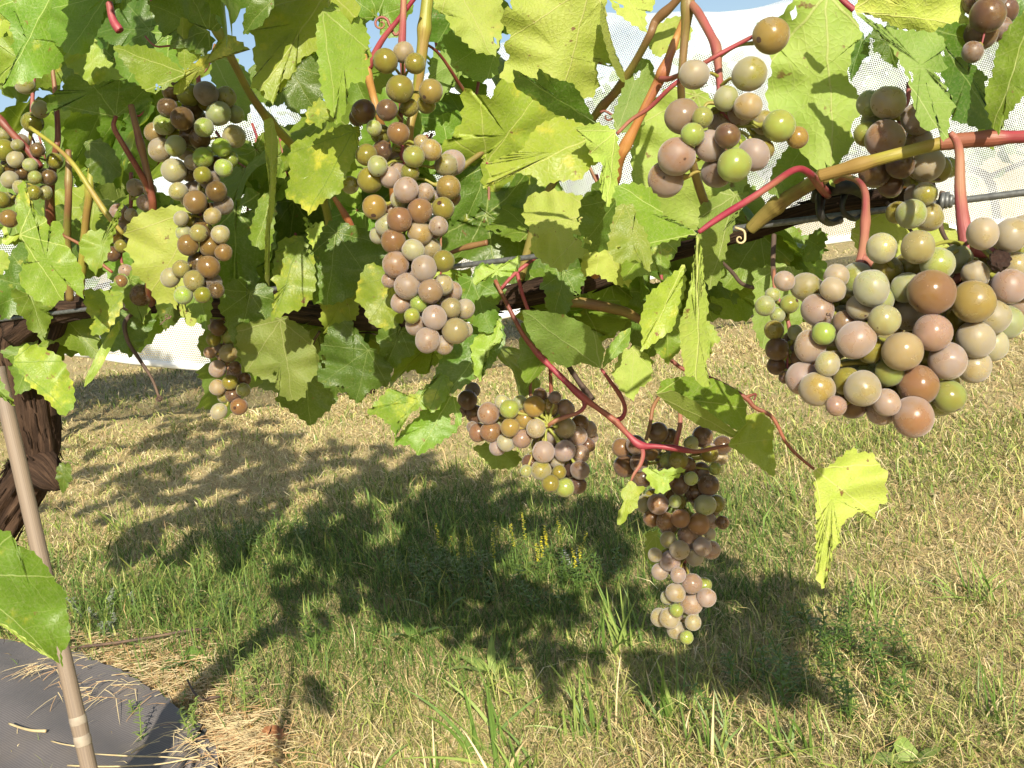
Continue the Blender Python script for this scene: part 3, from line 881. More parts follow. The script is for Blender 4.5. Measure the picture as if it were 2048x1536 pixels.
# tendrils that curl
def tendril(cx, cy, d, r0_, turns, lead, mt, th=2.2):
    pts = [(x, y, d, th) for x, y in lead]
    for k in range(18):
        a = k / 17 * turns * 6.283
        rr = r0_ * (1 - 0.8 * k / 17)
        pts.append((cx + rr * math.cos(a), cy + rr * math.sin(a), d - 0.004 * k / 17, th * (1 - 0.5 * k / 17)))
    px_tube('tendril', pts, [M[mt]], vine, 6, 3)


tendril(762, 48, .75, 16, -1.3, [(800, 62), (790, 70)], 'pink', 3)
tendril(1480, 478, .70, 10, 1.0, [(1470, 455), (1488, 462)], 'straw', 2.5)
tendril(318, 797, .98, 6, 2.0, [(318, 790)], 'twig', 2)
tendril(335, 632, .97, 7, 1.1, [(320, 650), (330, 640)], 'twig', 1.3)
tendril(345, 90, .86, 12, 0.4, [(290, 72), (310, 92), (335, 92)], 'pink', 2)
tendril(1215, 232, .72, 12, 0.6, [(1200, 225), (1210, 222)], 'redbrown', 2.5)
tendril(1655, 628, .47, 4, 0.8, [(1650, 660), (1662, 640)], 'twig', 1.5)

# ------------------------------------------------------------------ leaves
N_LEAF = [0]
MASS = {}


def tooth(poly, step, amp, rr):
    """closed outline (n,2) -> resampled with saw teeth"""
    Q = np.vstack([poly, poly[:1]])
    seg = np.hypot(*np.diff(Q, axis=0).T)
    tot = seg.sum()
    n = int(np.clip(tot / step, 42, 110))
    n -= n % 3
    s = np.concatenate([[0], np.cumsum(seg)])
    t = np.linspace(0, tot, n, endpoint=False)
    X = np.interp(t, s, Q[:, 0]); Y = np.interp(t, s, Q[:, 1])
    out = np.stack([X, Y], 1)
    area = 0.5 * np.sum(X * np.roll(Y, -1) - Y * np.roll(X, -1))
    tan = np.roll(out, -1, 0) - np.roll(out, 1, 0)
    tan /= np.linalg.norm(tan, axis=1)[:, None] + 1e-9
    nrm = np.stack([tan[:, 1], -tan[:, 0]], 1) * (1 if area > 0 else -1)
    k = np.arange(n) % 3
    a = np.where(k == 2, 1.0, np.where(k == 1, 0.15, -0.55)) * amp * np.array([rr.uniform(0.5, 1.4) for _ in range(n)])
    return out + nrm * a[:, None]


def ring_mesh(out, c, fr, rr, holes=0):
    n = len(out)
    V = [tuple(c)]
    for f in fr:
        for p in out: V.append((c[0] + (p[0] - c[0]) * f, c[1] + (p[1] - c[1]) * f))
    Fc = []
    for k in range(n): Fc.append((0, 1 + k, 1 + (k + 1) % n))
    for r in range(len(fr) - 1):
        for k in range(n):
            a, b = 1 + r * n + k, 1 + r * n + (k + 1) % n
            Fc.append((a, a + n, b + n, b))
    kill = set()
    for _ in range(holes):
        r = rr.randrange(1, len(fr) - 1); k0 = rr.randrange(n)
        for q in range(rr.randrange(2, 6)):
            kill.add((r + (rr.random() < 0.3), (k0 + q) % n))
    if kill:
        G2 = []
        for i, f in enumerate(Fc):
            if i >= n:
                r, k = divmod(i - n, n)
                if (r, k) in kill: continue
            G2.append(f)
        Fc = G2
    return np.array(V), Fc


FR = (0.26, 0.48, 0.66, 0.80, 0.91, 1.0)


def outline_leaf(mt, b, t, d, pts, gx=0.0, gy=-0.010, fold=0.03, curl=0.0, holes=None, amp=3.0, c=None, step=6.0):
    """a leaf whose rim was read off the photograph; it lies in its own tilted, cupped surface at its own distance"""
    rr = random.Random(int(b[0] * 7 + b[1] * 13 + d * 1000))
    poly = np.array(pts, dtype=float)
    out = tooth(poly, step, amp, rr)
    if c is None:
        c = poly.mean(axis=0)
    V2, Fc = ring_mesh(out, c, FR, rr, rr.choice((0, 0, 1, 2)) if holes is None else holes)
    B = np.array(b, float); ax = np.array(t, float) - B
    L = np.linalg.norm(ax); ax /= L
    pe = np.array([-ax[1], ax[0]])
    U = (V2 - B) @ ax / L; W = (V2 - B) @ pe / L
    s = L * d / F_PX
    ph = rr.uniform(0, 6.28)
    off = np.minimum(np.hypot(U - 0.35, W), 0.62)
    z = fold * np.minimum(np.abs(W), 0.8) * s * 6 + curl * U * U * s + 0.05 * s * np.sin(np.arctan2(W, U - 0.35) * 5 + ph) * (off * 2) ** 2 + 0.03 * s * np.sin(U * 21 + ph) * np.minimum(np.abs(W) * 4, 1)
    dep = d + gx * (V2[:, 0] - B[0]) / 100 + gy * (V2[:, 1] - B[1]) / 100 + z
    V3 = [P(x, y, q) for (x, y), q in zip(V2, dep)]
    me = mesh_from('leaf', V3, Fc, True, np.stack([U, W], 1))
    N_LEAF[0] += 1
    return link('leaf', me, [M[mt]], vine)


HALF = [(0.0, 0.0), (-.10, .07), (-.20, .20), (-.16, .40), (.0, .50), (.14, .47), (.24, .52), (.40, .60), (.47, .46), (.52, .37), (.62, .38), (.76, .28), (.90, .11)]
TEMPL = np.array(HALF + [(1.0, 0.0)] + [(u, -v) for u, v in reversed(HALF[1:])])


def leaf3d(mt, base, axis, nrm, length, width=1.0, fold=0.10, curl=-0.25, rr=None, petiole=None, holes=None, name='leaf', mass=False):
    """template leaf in the place: base point, midrib axis, face normal"""
    rr = rr or random
    sh = TEMPL.copy()
    sh[:, 1] *= width
    ka, kb = rr.uniform(0, 6.28), rr.uniform(.03, .13)
    sh[:, 0] = sh[:, 0] * (1 + kb * .5 * np.sin(sh[:, 1] * 5 + ka)); sh[:, 1] = sh[:, 1] * (1 + kb * np.sin(sh[:, 0] * 6 + ka))
    sh += np.array([[rr.gauss(0, .026), rr.gauss(0, .026)] for _ in sh])
    out = tooth(sh, 0.045, 0.022, rr)
    V2, Fc = ring_mesh(out, (0.3, 0.0), FR[1:] if length < 0.05 else FR, rr, rr.choice((0, 0, 0, 1, 2)) if holes is None else holes)
    a = axis.normalized()
    n = (nrm - a * nrm.dot(a)).normalized()
    s = n.cross(a)
    ph = rr.uniform(0, 6.28)
    U, W = V2[:, 0], V2[:, 1]
    off = np.hypot(U - .3, W)
    z = fold * np.abs(W) + curl * U * np.abs(U) + 0.065 * np.sin(np.arctan2(W, U - .3) * 5 + ph) * (off * 1.8) ** 2 + 0.016 * np.sin(U * 20 + ph) * np.minimum(np.abs(W) * 4, 1)
    V3 = [base + a * (u * length) + s * (w * length) + n * (h * length) for u, w, h in zip(U, W, z)]
    if mass:
        mm = MASS.setdefault(mt, ([], [], []))
        k0 = len(mm[0])
        mm[0].extend(V3); mm[1].extend(tuple(i + k0 for i in f) for f in Fc); mm[2].extend(tuple(q) for q in V2)
        return None
    me = mesh_from(name, V3, Fc, True, V2)
    N_LEAF[0] += 1
    o = link(name, me, [M[mt]], vine)
    if petiole is not None:
        mb = MB()
        mid = (base + petiole) / 2 + Vector((0, 0, -0.008))
        mb.tube([(base, 0.0010), (mid, 0.0013), (petiole, 0.0017)], 6, 4)
        mb.build('petiole', [M[rr.choice(('red', 'redbrown', 'pink'))]], o)
    return o


def T_(mt, bx, by, tx, ty, wid, d, roll=0.0, tip=0.0, fold=0.12, curl=-0.2, holes=None):
    """template leaf from photo pixels: base, tip, full width px, depth, roll about the midrib (deg), tip depth offset"""
    rr = random.Random(int(bx * 3 + by * 11))
    b, t = P(bx, by, d), P(tx, ty, d + tip)
    ax = t - b
    Lm = ax.length
    Lpx = math.hypot(tx - bx, ty - by)
    face = (CAM - b).normalized()
    n = (face - ax.normalized() * face.dot(ax.normalized())).normalized()
    n = Matrix.Rotation(math.radians(roll), 3, ax.normalized()) @ n
    w = wid / Lpx / 1.15 / max(0.25, abs(math.cos(math.radians(roll))))
    return leaf3d(mt, b, ax, n, Lm, w, fold, curl, rr, None, holes)


OL = outline_leaf
OL('mid', (115, -30), (5, 175), .78, [(-14, 15), (25, 10), (18, 58), (30, 75), (22, 95), (34, 112), (18, 150), (4, 176), (50, 165), (85, 152), (118, 135), (135, 100), (105, 70), (112, 0), (100, -45), (10, -45)], gx=.02)
OL('mid', (215, -10), (135, 107), .74, [(105, 0), (150, -20), (218, -20), (203, 45), (188, 82), (176, 108), (135, 108), (105, 80), (95, 60), (100, 35)], gx=-.012)
OL('light', (190, 78), (247, 158), .84, [(165, 75), (190, 78), (200, 100), (215, 118), (248, 158), (215, 160), (185, 172), (160, 152), (130, 127), (125, 108)], gx=.01)
OL('mid', (372, 148), (232, 96), .68, [(226, 92), (290, 91), (330, 110), (372, 145), (360, 160), (340, 166), (344, 172), (305, 187), (280, 175), (268, 150), (255, 135), (238, 112)], gy=-.02)
OL('olive', (362, 158), (495, 95), .685, [(362, 150), (385, 128), (430, 100), (440, 80), (460, 68), (475, 80), (499, 98), (460, 108), (420, 125), (405, 150), (385, 158), (360, 190), (345, 186), (352, 165)], c=(408, 128), gy=.02)
OL('light', (370, 144), (364, 33), .72, [(364, 33), (385, 48), (398, 65), (410, 85), (420, 95), (395, 118), (370, 145), (356, 120), (350, 90), (352, 68)], gy=.012)
OL('dark', (232, 233), (140, 108), .87, [(232, 234), (180, 228), (120, 218), (92, 226), (98, 190), (128, 178), (122, 120), (150, 98), (188, 135), (215, 165), (240, 158), (285, 172), (308, 200), (262, 222)], gy=.02)
T_('dark', 415, 62, 285, 0, 125, .71)
T_('dark', 562, -15, 482, 56, 90, .84, 20)
OL('pale', (425, 110), (492, 245), .87, [(430, 100), (470, 115), (500, 150), (505, 200), (492, 245), (465, 225), (440, 190), (420, 150)])
OL('dark', (178, 285), (240, 345), .95, [(170, 282), (200, 278), (225, 295), (238, 320), (245, 348), (215, 368), (190, 365), (172, 330)])
T_('dark', 300, 62, 180, 45, 110, .92, 30)
T_('mid', 60, 100, -15, 160, 90, .92, 20)
T_('light', 25, -10, 0, 42, 50, .9)
OL('light', (655, -15), (508, 200), .66, [(560, -25), (700, -25), (722, 20), (690, 60), (637, 100), (600, 118), (585, 150), (560, 165), (545, 208), (530, 195), (528, 180), (498, 175), (515, 145), (505, 110), (512, 80), (498, 62), (520, 55), (545, 20)], gx=-.01, holes=1, c=(600, 45))
OL('chlor', (652, 5), (506, 196), .664, [(600, 60), (637, 100), (605, 118), (585, 150), (545, 208), (512, 178), (530, 130), (560, 85)], gx=-.01, holes=1)
OL('light', (645, 22), (674, 250), .645, [(640, 25), (668, 5), (715, 25), (738, 70), (742, 110), (735, 150), (728, 165), (700, 165), (696, 185), (692, 220), (675, 252), (655, 215), (642, 180), (635, 110), (632, 60)], gx=.012, gy=-.015, holes=1, fold=.05)
OL('chlor', (640, 195), (640, 258), .67, [(612, 222), (640, 195), (660, 215), (672, 245), (650, 240), (640, 258), (628, 246), (614, 250)])
OL('chlor', (708, 262), (618, 425), .70, [(585, 285), (650, 262), (690, 248), (722, 255), (715, 300), (705, 325), (690, 355), (682, 385), (650, 400), (618, 430), (600, 408), (570, 395), (580, 350), (578, 310)], gy=-.022, fold=.05)
OL('under', (545, 245), (541, 420), .72, [(528, 240), (545, 235), (556, 280), (555, 330), (548, 420), (538, 470), (535, 560), (540, 575), (530, 560), (530, 470), (538, 400), (540, 320), (530, 300)], gx=.25, amp=1.0, c=(541, 400), holes=0)
T_('mid', 753, 34, 800, -75, 130, .80, 15)
OL('under', (905, -50), (985, 115), .82, [(860, -30), (940, -40), (1000, -10), (1010, 40), (1000, 80), (990, 112), (955, 105), (930, 85), (905, 60), (890, 30), (870, 20)], gx=.01)
OL('pale', (1000, 70), (870, 150), .86, [(870, 95), (900, 60), (950, 85), (1000, 110), (995, 150), (960, 165), (920, 150), (905, 175), (880, 200), (862, 185), (858, 140)])
T_('mid', 900, 335, 990, 195, 150, .90, 10)
T_('dark', 575, 130, 640, 235, 130, .84)
T_('dark', 975, 330, 925, 480, 140, .90, -15)
T_('mid', 700, 130, 730, 220, 100, .84, 30)
OL('under', (1182, -30), (1120, 205), .66, [(1010, -40), (1215, -40), (1212, 20), (1208, 60), (1220, 100), (1232, 135), (1222, 135), (1200, 115), (1192, 140), (1198, 170), (1188, 192), (1160, 200), (1120, 208), (1085, 190), (1050, 175), (1010, 160), (998, 155), (1020, 110), (1005, 95), (1022, 70), (1000, 40), (1015, 10)], gx=.008, gy=.012, holes=3)
OL('under', (1205, -10), (1250, 160), .655, [(1203, 0), (1220, 70), (1235, 115), (1252, 150), (1250, 165), (1240, 160), (1222, 125), (1208, 80), (1200, 40)], gx=.15, amp=1.2, holes=0)
OL('dark', (1198, 252), (1027, 140), .56, [(1026, 138), (1045, 150), (1075, 160), (1076, 136), (1110, 158), (1145, 166), (1165, 195), (1190, 245), (1205, 255), (1165, 250), (1110, 228), (1070, 200), (1030, 175)], gy=.035, gx=-.01, holes=0, amp=2.0, c=(1130, 205))
OL('light', (1215, 262), (968, 372), .55, [(1080, 248), (1120, 232), (1165, 248), (1215, 258), (1212, 300), (1205, 320), (1180, 335), (1160, 360), (1115, 362), (1080, 375), (1070, 352), (1030, 345), (965, 378), (985, 350), (970, 335), (1000, 315), (1045, 300), (1060, 270)], gy=-.012, c=(1110, 305), holes=1)
OL('under', (1232, 262), (1214, 412), .545, [(1150, 255), (1195, 246), (1232, 262), (1238, 300), (1236, 350), (1230, 395), (1218, 415), (1205, 395), (1200, 365), (1210, 330), (1185, 320), (1172, 285), (1162, 268)], gx=.03, gy=.0, c=(1212, 305), holes=0)
OL('pale', (1236, 258), (1288, 112), .70, [(1232, 262), (1225, 230), (1245, 180), (1265, 130), (1285, 114), (1305, 125), (1310, 160), (1300, 205), (1285, 250), (1255, 268)])
OL('under', (1332, 48), (1310, 112), .70, [(1340, 35), (1372, 30), (1385, 60), (1375, 90), (1340, 105), (1310, 114), (1295, 100), (1302, 70), (1315, 50)])
OL('under', (1245, -25), (1293, 66), .72, [(1215, -10), (1270, -30), (1312, -10), (1306, 20), (1290, 22), (1294, 68), (1265, 48), (1245, 35), (1228, 20)])
OL('under', (1392, 190), (1300, 430), .74, [(1285, 225), (1330, 180), (1392, 170), (1450, 220), (1500, 290), (1495, 360), (1470, 420), (1440, 460), (1400, 470), (1350, 450), (1290, 420), (1265, 380), (1262, 300)], gx=.005, gy=.01)
OL('pale', (1470, 390), (1420, 575), .705, [(1400, 410), (1450, 380), (1500, 385), (1470, 440), (1455, 490), (1440, 560), (1420, 580), (1400, 540), (1395, 470)], gx=.03)
OL('under', (1652, -12), (1668, 378), .60, [(1600, -20), (1690, -20), (1700, 20), (1726, 68), (1705, 95), (1700, 130), (1692, 150), (1710, 180), (1726, 200), (1718, 230), (1700, 250), (1708, 285), (1690, 310), (1675, 330), (1672, 376), (1640, 350), (1600, 300), (1560, 275), (1542, 230), (1530, 190), (1545, 140), (1535, 80), (1510, 45), (1560, 35)], gx=-.004, gy=.006, holes=2, fold=.02, c=(1620, 160))
OL('under', (1708, 20), (1942, 52), .545, [(1708, 22), (1722, -20), (1800, -30), (1910, -20), (1935, 5), (1928, 25), (1945, 50), (1930, 60), (1900, 72), (1870, 70), (1840, 62), (1800, 58), (1770, 42), (1735, 28)], gy=.02, holes=0)
OL('pale', (1712, 25), (1890, 270), .54, [(1710, 22), (1755, 50), (1800, 60), (1850, 62), (1885, 72), (1892, 90), (1880, 105), (1895, 140), (1870, 145), (1895, 180), (1912, 215), (1900, 225), (1895, 275), (1888, 285), (1880, 255), (1850, 262), (1835, 240), (1825, 200), (1815, 150), (1780, 90), (1745, 55)], c=(1842, 130), gx=-.01)
OL('dark', (1868, 60), (2000, 265), .53, [(1868, 62), (1905, 45), (1940, 50), (1948, 78), (1935, 85), (1945, 108), (1940, 125), (1975, 152), (1968, 170), (1980, 205), (1988, 240), (2002, 268), (1960, 258), (1905, 240), (1895, 175), (1878, 140), (1890, 100)], gx=.02, gy=-.015, amp=3.2, holes=0)
OL('mid', (2070, 10), (1985, 265), .50, [(2100, -20), (2100, 200), (2048, 190), (2020, 225), (2005, 250), (1998, 270), (1985, 255), (1972, 215), (1970, 180), (1985, 150), (1990, 110), (2005, 70), (2030, 40)], gx=-.015)
T_('dark', 2060, -30, 2005, 60, 80, .55)
T_('light', 1975, 245, 1985, 300, 45, .55)
T_('dark', 1770, 60, 1790, 132, 60, .66)
T_('dark', 1725, 80, 1695, 155, 40, .68, 30)
OL('pale', (1610, 285), (1548, 392), .66, [(1600, 280), (1660, 300), (1675, 340), (1660, 370), (1620, 345), (1600, 370), (1560, 395), (1535, 385), (1545, 340), (1570, 300)], gy=.01)
OL('mid', (40, 470), (130, 605), .86, [(38, 470), (32, 420), (38, 370), (46, 360), (60, 400), (70, 425), (98, 440), (100, 470), (105, 440), (125, 448), (128, 485), (145, 505), (160, 530), (168, 550), (165, 600), (150, 580), (135, 565), (125, 600), (100, 613), (70, 600), (45, 575), (38, 560), (45, 530), (58, 525), (55, 500)], c=(92, 520), gx=-.01, gy=-.012, holes=1)
OL('light', (218, 458), (190, 548), .88, [(160, 480), (175, 462), (215, 460), (232, 430), (246, 400), (240, 430), (225, 480), (212, 520), (200, 535), (190, 550), (175, 530), (168, 515), (158, 500)], c=(200, 490), gx=.015)
OL('under', (400, 418), (292, 605), .86, [(330, 415), (360, 408), (400, 420), (430, 450), (440, 520), (425, 580), (400, 640), (380, 655), (365, 630), (340, 605), (315, 608), (300, 580), (285, 560), (262, 545), (268, 520), (248, 498), (260, 480), (248, 470), (262, 440), (285, 425)], gx=.006, gy=.008, c=(340, 510), holes=2, fold=.02)
OL('mid', (400, 588), (414, 662), .84, [(385, 590), (425, 585), (422, 630), (414, 664), (392, 640), (370, 615)])
OL('chlor', (247, 588), (182, 672), .90, [(170, 578), (210, 580), (248, 585), (244, 615), (230, 640), (215, 665), (185, 672), (178, 655), (200, 640), (178, 632), (168, 605)], gy=-.015)
OL('dark', (250, 628), (258, 714), .99, [(200, 640), (245, 620), (300, 625), (310, 645), (298, 665), (285, 690), (262, 715), (240, 700), (215, 705), (200, 675)])
OL('light', (234, 642), (168, 770), .92, [(238, 640), (242, 655), (225, 690), (205, 730), (185, 760), (168, 775), (170, 758), (190, 715), (215, 670)], amp=0.4, c=(206, 708), holes=0, fold=.0)
OL('chlor', (24, 725), (140, 825), .98, [(25, 725), (45, 690), (75, 690), (120, 712), (135, 740), (148, 775), (150, 810), (130, 832), (120, 830), (95, 800), (60, 770)], gy=-.012)
OL('mid', (-25, 755), (30, 810), .88, [(-40, 740), (-5, 745), (10, 775), (31, 811), (0, 795), (-40, 800)])
OL('light', (-15, 520), (18, 530), .86, [(-30, 490), (15, 505), (20, 530), (0, 550), (-30, 560)])
T_('dark', 470, 420, 470, 625, 150, .92)
OL('dark', (672, 465), (655, 602), .86, [(665, 440), (720, 455), (765, 470), (778, 520), (760, 560), (720, 585), (690, 600), (660, 610), (625, 605), (600, 570), (592, 520), (612, 480), (640, 460)], gy=-.012, holes=0)
OL('mid', (548, 378), (512, 492), .80, [(520, 395), (548, 375), (552, 420), (545, 480), (540, 500), (512, 495), (498, 478), (505, 440)])
OL('chlor', (600, 478), (548, 640), .84, [(560, 480), (600, 470), (628, 510), (632, 570), (622, 600), (600, 618), (575, 625), (540, 642), (548, 600), (556, 575), (544, 560), (548, 520)], gy=-.012)
OL('light', (640, 442), (625, 495), .83, [(608, 432), (622, 450), (648, 442), (640, 470), (626, 496), (616, 480)])
OL('chlor', (800, 548), (738, 645), .735, [(735, 527), (775, 532), (805, 545), (812, 590), (808, 640), (790, 655), (770, 660), (745, 650), (732, 635), (728, 615), (710, 602), (715, 575), (722, 548)], gy=-.012, fold=.04)
OL('pale', (560, 640), (585, 800), .88, [(475, 650), (520, 640), (570, 632), (615, 660), (640, 720), (638, 745), (615, 765), (610, 795), (582, 802), (560, 790), (550, 765), (520, 755), (490, 740), (472, 700)], gy=.012, holes=1)
OL('dark', (736, 700), (712, 806), .87, [(660, 650), (700, 640), (735, 690), (750, 700), (785, 735), (778, 770), (740, 780), (715, 808), (695, 785), (650, 775), (634, 755), (640, 700)], holes=3, gy=.012)
OL('chlor', (885, 752), (738, 830), .80, [(780, 775), (800, 790), (825, 790), (850, 775), (885, 745), (905, 765), (895, 795), (870, 825), (840, 815), (820, 830), (795, 845), (792, 875), (780, 850), (755, 830), (732, 828), (755, 800)], c=(838, 800), gx=-.01, holes=1)
OL('mid', (905, 788), (834, 910), .83, [(870, 770), (915, 800), (925, 840), (910, 865), (880, 885), (836, 912), (822, 890), (785, 890), (805, 860), (840, 830), (850, 800)], holes=1, gy=-.012)
OL('dark', (1000, 640), (895, 790), .82, [(960, 640), (1000, 630), (1012, 680), (985, 730), (940, 765), (890, 795), (862, 770), (880, 720), (900, 690)], gy=-.012)
OL('light', (1042, 515), (945, 566), .75, [(1042, 512), (1035, 540), (1015, 553), (990, 550), (946, 570), (950, 545), (960, 532), (1000, 530)])
OL('light', (1000, 648), (968, 762), .81, [(965, 655), (1000, 640), (1005, 680), (985, 690), (972, 720), (962, 765), (945, 740), (942, 690)])
OL('under', (1195, 432), (1048, 445), .66, [(1060, 388), (1110, 380), (1165, 392), (1195, 430), (1185, 500), (1150, 520), (1125, 545), (1080, 520), (1060, 500), (1065, 470), (1045, 430), (1050, 405)], gx=-.006, holes=1)
OL('dark', (1236, 398), (1165, 492), .60, [(1165, 395), (1200, 388), (1235, 395), (1238, 450), (1215, 500), (1185, 505), (1165, 495), (1155, 440)], gy=.02)
OL('mid', (1396, 466), (1238, 372), .52, [(1396, 467), (1370, 455), (1325, 430), (1320, 400), (1300, 375), (1270, 366), (1235, 370), (1225, 390), (1245, 430), (1260, 470), (1300, 492), (1345, 480)], gy=-.03, gx=.01, holes=0)
OL('olive', (1250, 405), (1298, 545), .50, [(1235, 410), (1268, 408), (1272, 440), (1290, 460), (1305, 510), (1298, 546), (1280, 522), (1255, 520), (1235, 528), (1215, 500), (1222, 450)], gy=-.01, holes=1)
OL('under', (1396, 468), (1395, 780), .51, [(1394, 468), (1404, 500), (1408, 560), (1418, 615), (1412, 640), (1415, 690), (1412, 740), (1420, 775), (1400, 770), (1385, 750), (1372, 755), (1362, 700), (1358, 650), (1375, 600), (1385, 540)], gx=.05, amp=1.8, c=(1392, 650), holes=0)
OL('light', (1368, 530), (1288, 702), .53, [(1370, 528), (1372, 570), (1360, 620), (1345, 660), (1310, 685), (1282, 705), (1285, 670), (1280, 640), (1295, 590), (1330, 560)], gx=-.01, gy=-.015, holes=1)
T_('under', 1205, 485, 1255, 575, 120, .70)
T_('mid', 1320, 470, 1245, 560, 110, .68)
OL('pale', (1202, 737), (1050, 625), .70, [(1045, 620), (1085, 622), (1130, 630), (1175, 650), (1200, 680), (1210, 700), (1202, 738), (1165, 725), (1135, 735), (1100, 722), (1070, 690), (1050, 655)], gy=.03, amp=1.4, holes=0)
OL('mid', (1204, 736), (1262, 658), .715, [(1204, 737), (1212, 700), (1240, 665), (1262, 655), (1258, 690), (1235, 712)], amp=1.2, holes=0)
OL('under', (1268, 700), (1262, 800), .76, [(1240, 705), (1275, 690), (1305, 720), (1303, 760), (1280, 775), (1265, 802), (1240, 780), (1225, 750)])
OL('light', (1425, 640), (1440, 690), .64, [(1410, 640), (1425, 650), (1442, 682), (1425, 690), (1418, 720), (1405, 700)])
OL('mid', (1520, 470), (1440, 590), .76, [(1440, 500), (1500, 460), (1560, 470), (1590, 510), (1570, 550), (1530, 560), (1500, 575), (1455, 580), (1430, 550)])
OL('under', (1700, 465), (1900, 505), .66, [(1700, 470), (1720, 430), (1790, 415), (1870, 430), (1915, 465), (1915, 500), (1880, 520), (1820, 540), (1760, 530), (1720, 510)])
OL('dark', (1600, 470), (1648, 500), .70, [(1600, 500), (1620, 470), (1640, 455), (1655, 475), (1640, 520), (1610, 525)])
OL('pale', (1575, 525), (1525, 695), .66, [(1505, 540), (1560, 525), (1610, 545), (1620, 600), (1600, 650), (1560, 690), (1525, 700), (1505, 650), (1510, 600)])
OL('mid', (1310, 792), (1494, 815), .72, [(1325, 760), (1370, 752), (1430, 758), (1475, 780), (1494, 810), (1490, 850), (1475, 862), (1440, 840), (1400, 810), (1350, 785), (1312, 790)], gy=-.03, amp=1.2, holes=0)
OL('pale', (1312, 790), (1472, 870), .705, [(1312, 788), (1345, 780), (1400, 808), (1440, 838), (1475, 865), (1478, 880), (1440, 866), (1395, 850), (1350, 820)], gy=.05, amp=1.0, holes=0)
OL('light', (1456, 890), (1546, 952), .74, [(1456, 890), (1475, 862), (1492, 830), (1525, 825), (1548, 850), (1545, 890), (1552, 930), (1548, 955), (1520, 935), (1490, 912)], holes=0, gy=-.012, amp=1.8)
OL('light', (1290, 940), (1368, 938), .775, [(1285, 935), (1320, 942), (1345, 936), (1372, 938), (1355, 955), (1340, 962), (1338, 982), (1315, 988), (1298, 965)], holes=0)
OL('light', (1263, 962), (1236, 1052), .785, [(1262, 960), (1275, 972), (1292, 975), (1276, 995), (1275, 1015), (1255, 1030), (1250, 1045), (1234, 1050), (1236, 1025), (1248, 1005), (1240, 985)], holes=0, amp=1.5)
OL('under', (1628, 938), (1668, 1150), .80, [(1628, 938), (1655, 935), (1680, 915), (1705, 895), (1716, 905), (1745, 905), (1755, 925), (1778, 948), (1770, 965), (1775, 1000), (1760, 1025), (1758, 1042), (1730, 1022), (1715, 1025), (1690, 1040), (1675, 1070), (1680, 1085), (1665, 1100), (1660, 1135), (1648, 1178), (1634, 1160), (1633, 1080), (1632, 1000)], c=(1665, 995), gx=-.004, gy=.006, holes=2, fold=.02)
OL('mid', (-70, 1150), (122, 1332), .80, [(-80, 1075), (-20, 1060), (20, 1062), (34, 1090), (70, 1105), (95, 1135), (112, 1165), (132, 1185), (132, 1215), (140, 1250), (138, 1288), (122, 1305), (127, 1335), (105, 1315), (70, 1290), (20, 1255), (-60, 1210)], gy=-.03, gx=.008, holes=1, amp=2.0)
OL('under', (-80, 1190), (118, 1325), .805, [(-80, 1190), (-20, 1215), (40, 1255), (90, 1300), (118, 1326), (60, 1295), (10, 1255), (-60, 1225)], gy=.02, amp=1.0, holes=0)
OL('pale', (1310, 1070), (1320, 1140), .92, [(1292, 1065), (1315, 1060), (1330, 1090), (1330, 1130), (1310, 1140), (1290, 1110)])
OL('pale', (990, 890), (1035, 935), .88, [(945, 895), (975, 885), (1030, 900), (1045, 920), (1025, 938), (985, 938), (960, 910)])
T_('dark', 130, 935, 122, 990, 30, 1.1, 20)

for a in (('dark', 500, 585, 478, 700, 110, .89), ('mid', 945, 560, 985, 668, 100, .80), ('mid', 258, 560, 285, 640, 70, .98), ('light', 690, 590, 652, 672, 80, .87), ('mid', 1130, 545, 1105, 640, 90, .79), ('dark', 350, 590, 330, 660, 60, 1.0), ('mid', 60, 590, 90, 668, 75, 1.08), ('light', 870, 645, 905, 730, 80, .83), ('mid', 1330, 640, 1345, 735, 80, .74), ('dark', 800, 660, 770, 745, 80, .88)):
    T_(*a, roll=random.uniform(-25, 25))
# the fill of the canopy behind and above: every leaf its own object
rl = random.Random(21)


def filler(n, x0, x1, y0, y1, dd0, dd1, mats, s0=0.065, s1=0.12, accept=None, mass=False):
    k = 0
    tries = 0
    while k < n and tries < n * 30:
        tries += 1
        x, y = rl.uniform(x0, x1), rl.uniform(y0, y1)
        if accept and not accept(x, y): continue
        d = D(x) + rl.uniform(dd0, dd1)
        b = P(x, y, d)
        ax = Vector((rl.gauss(0, .6), rl.gauss(-.25, .35), rl.gauss(-.55, .5)))
        nm = Vector((rl.gauss(0, .55), rl.gauss(-.75, .4), rl.gauss(.5, .45)))
        if ax.length < .2 or nm.cross(ax).length < .2: continue
        pet = b + Vector((rl.uniform(-.03, .03), rl.uniform(0, .05), rl.uniform(.0, .05)))
        leaf3d(rl.choice(mats), b, ax, nm, rl.uniform(s0, s1), rl.uniform(.85, 1.1), rl.uniform(0.02, .3), rl.uniform(-.45, .1), rl, None if mass else pet, mass=mass)
        k += 1


HOLES = [(455, 50, 90), (140, 170, 40), (160, 300, 40), (545, 195, 80), (780, 60, 80), (400, 275, 45), (880, 85, 26), (160, 490, 40), (250, 520, 35), (1000, 190, 25), (520, 400, 30), (1040, 520, 30), (1110, 545, 25), (705, 660, 30), (190, 660, 60), (330, 690, 60)]


def ok_left(x, y):
    return all(math.hypot(x - a, y - b) > r + 22 for a, b, r in HOLES)


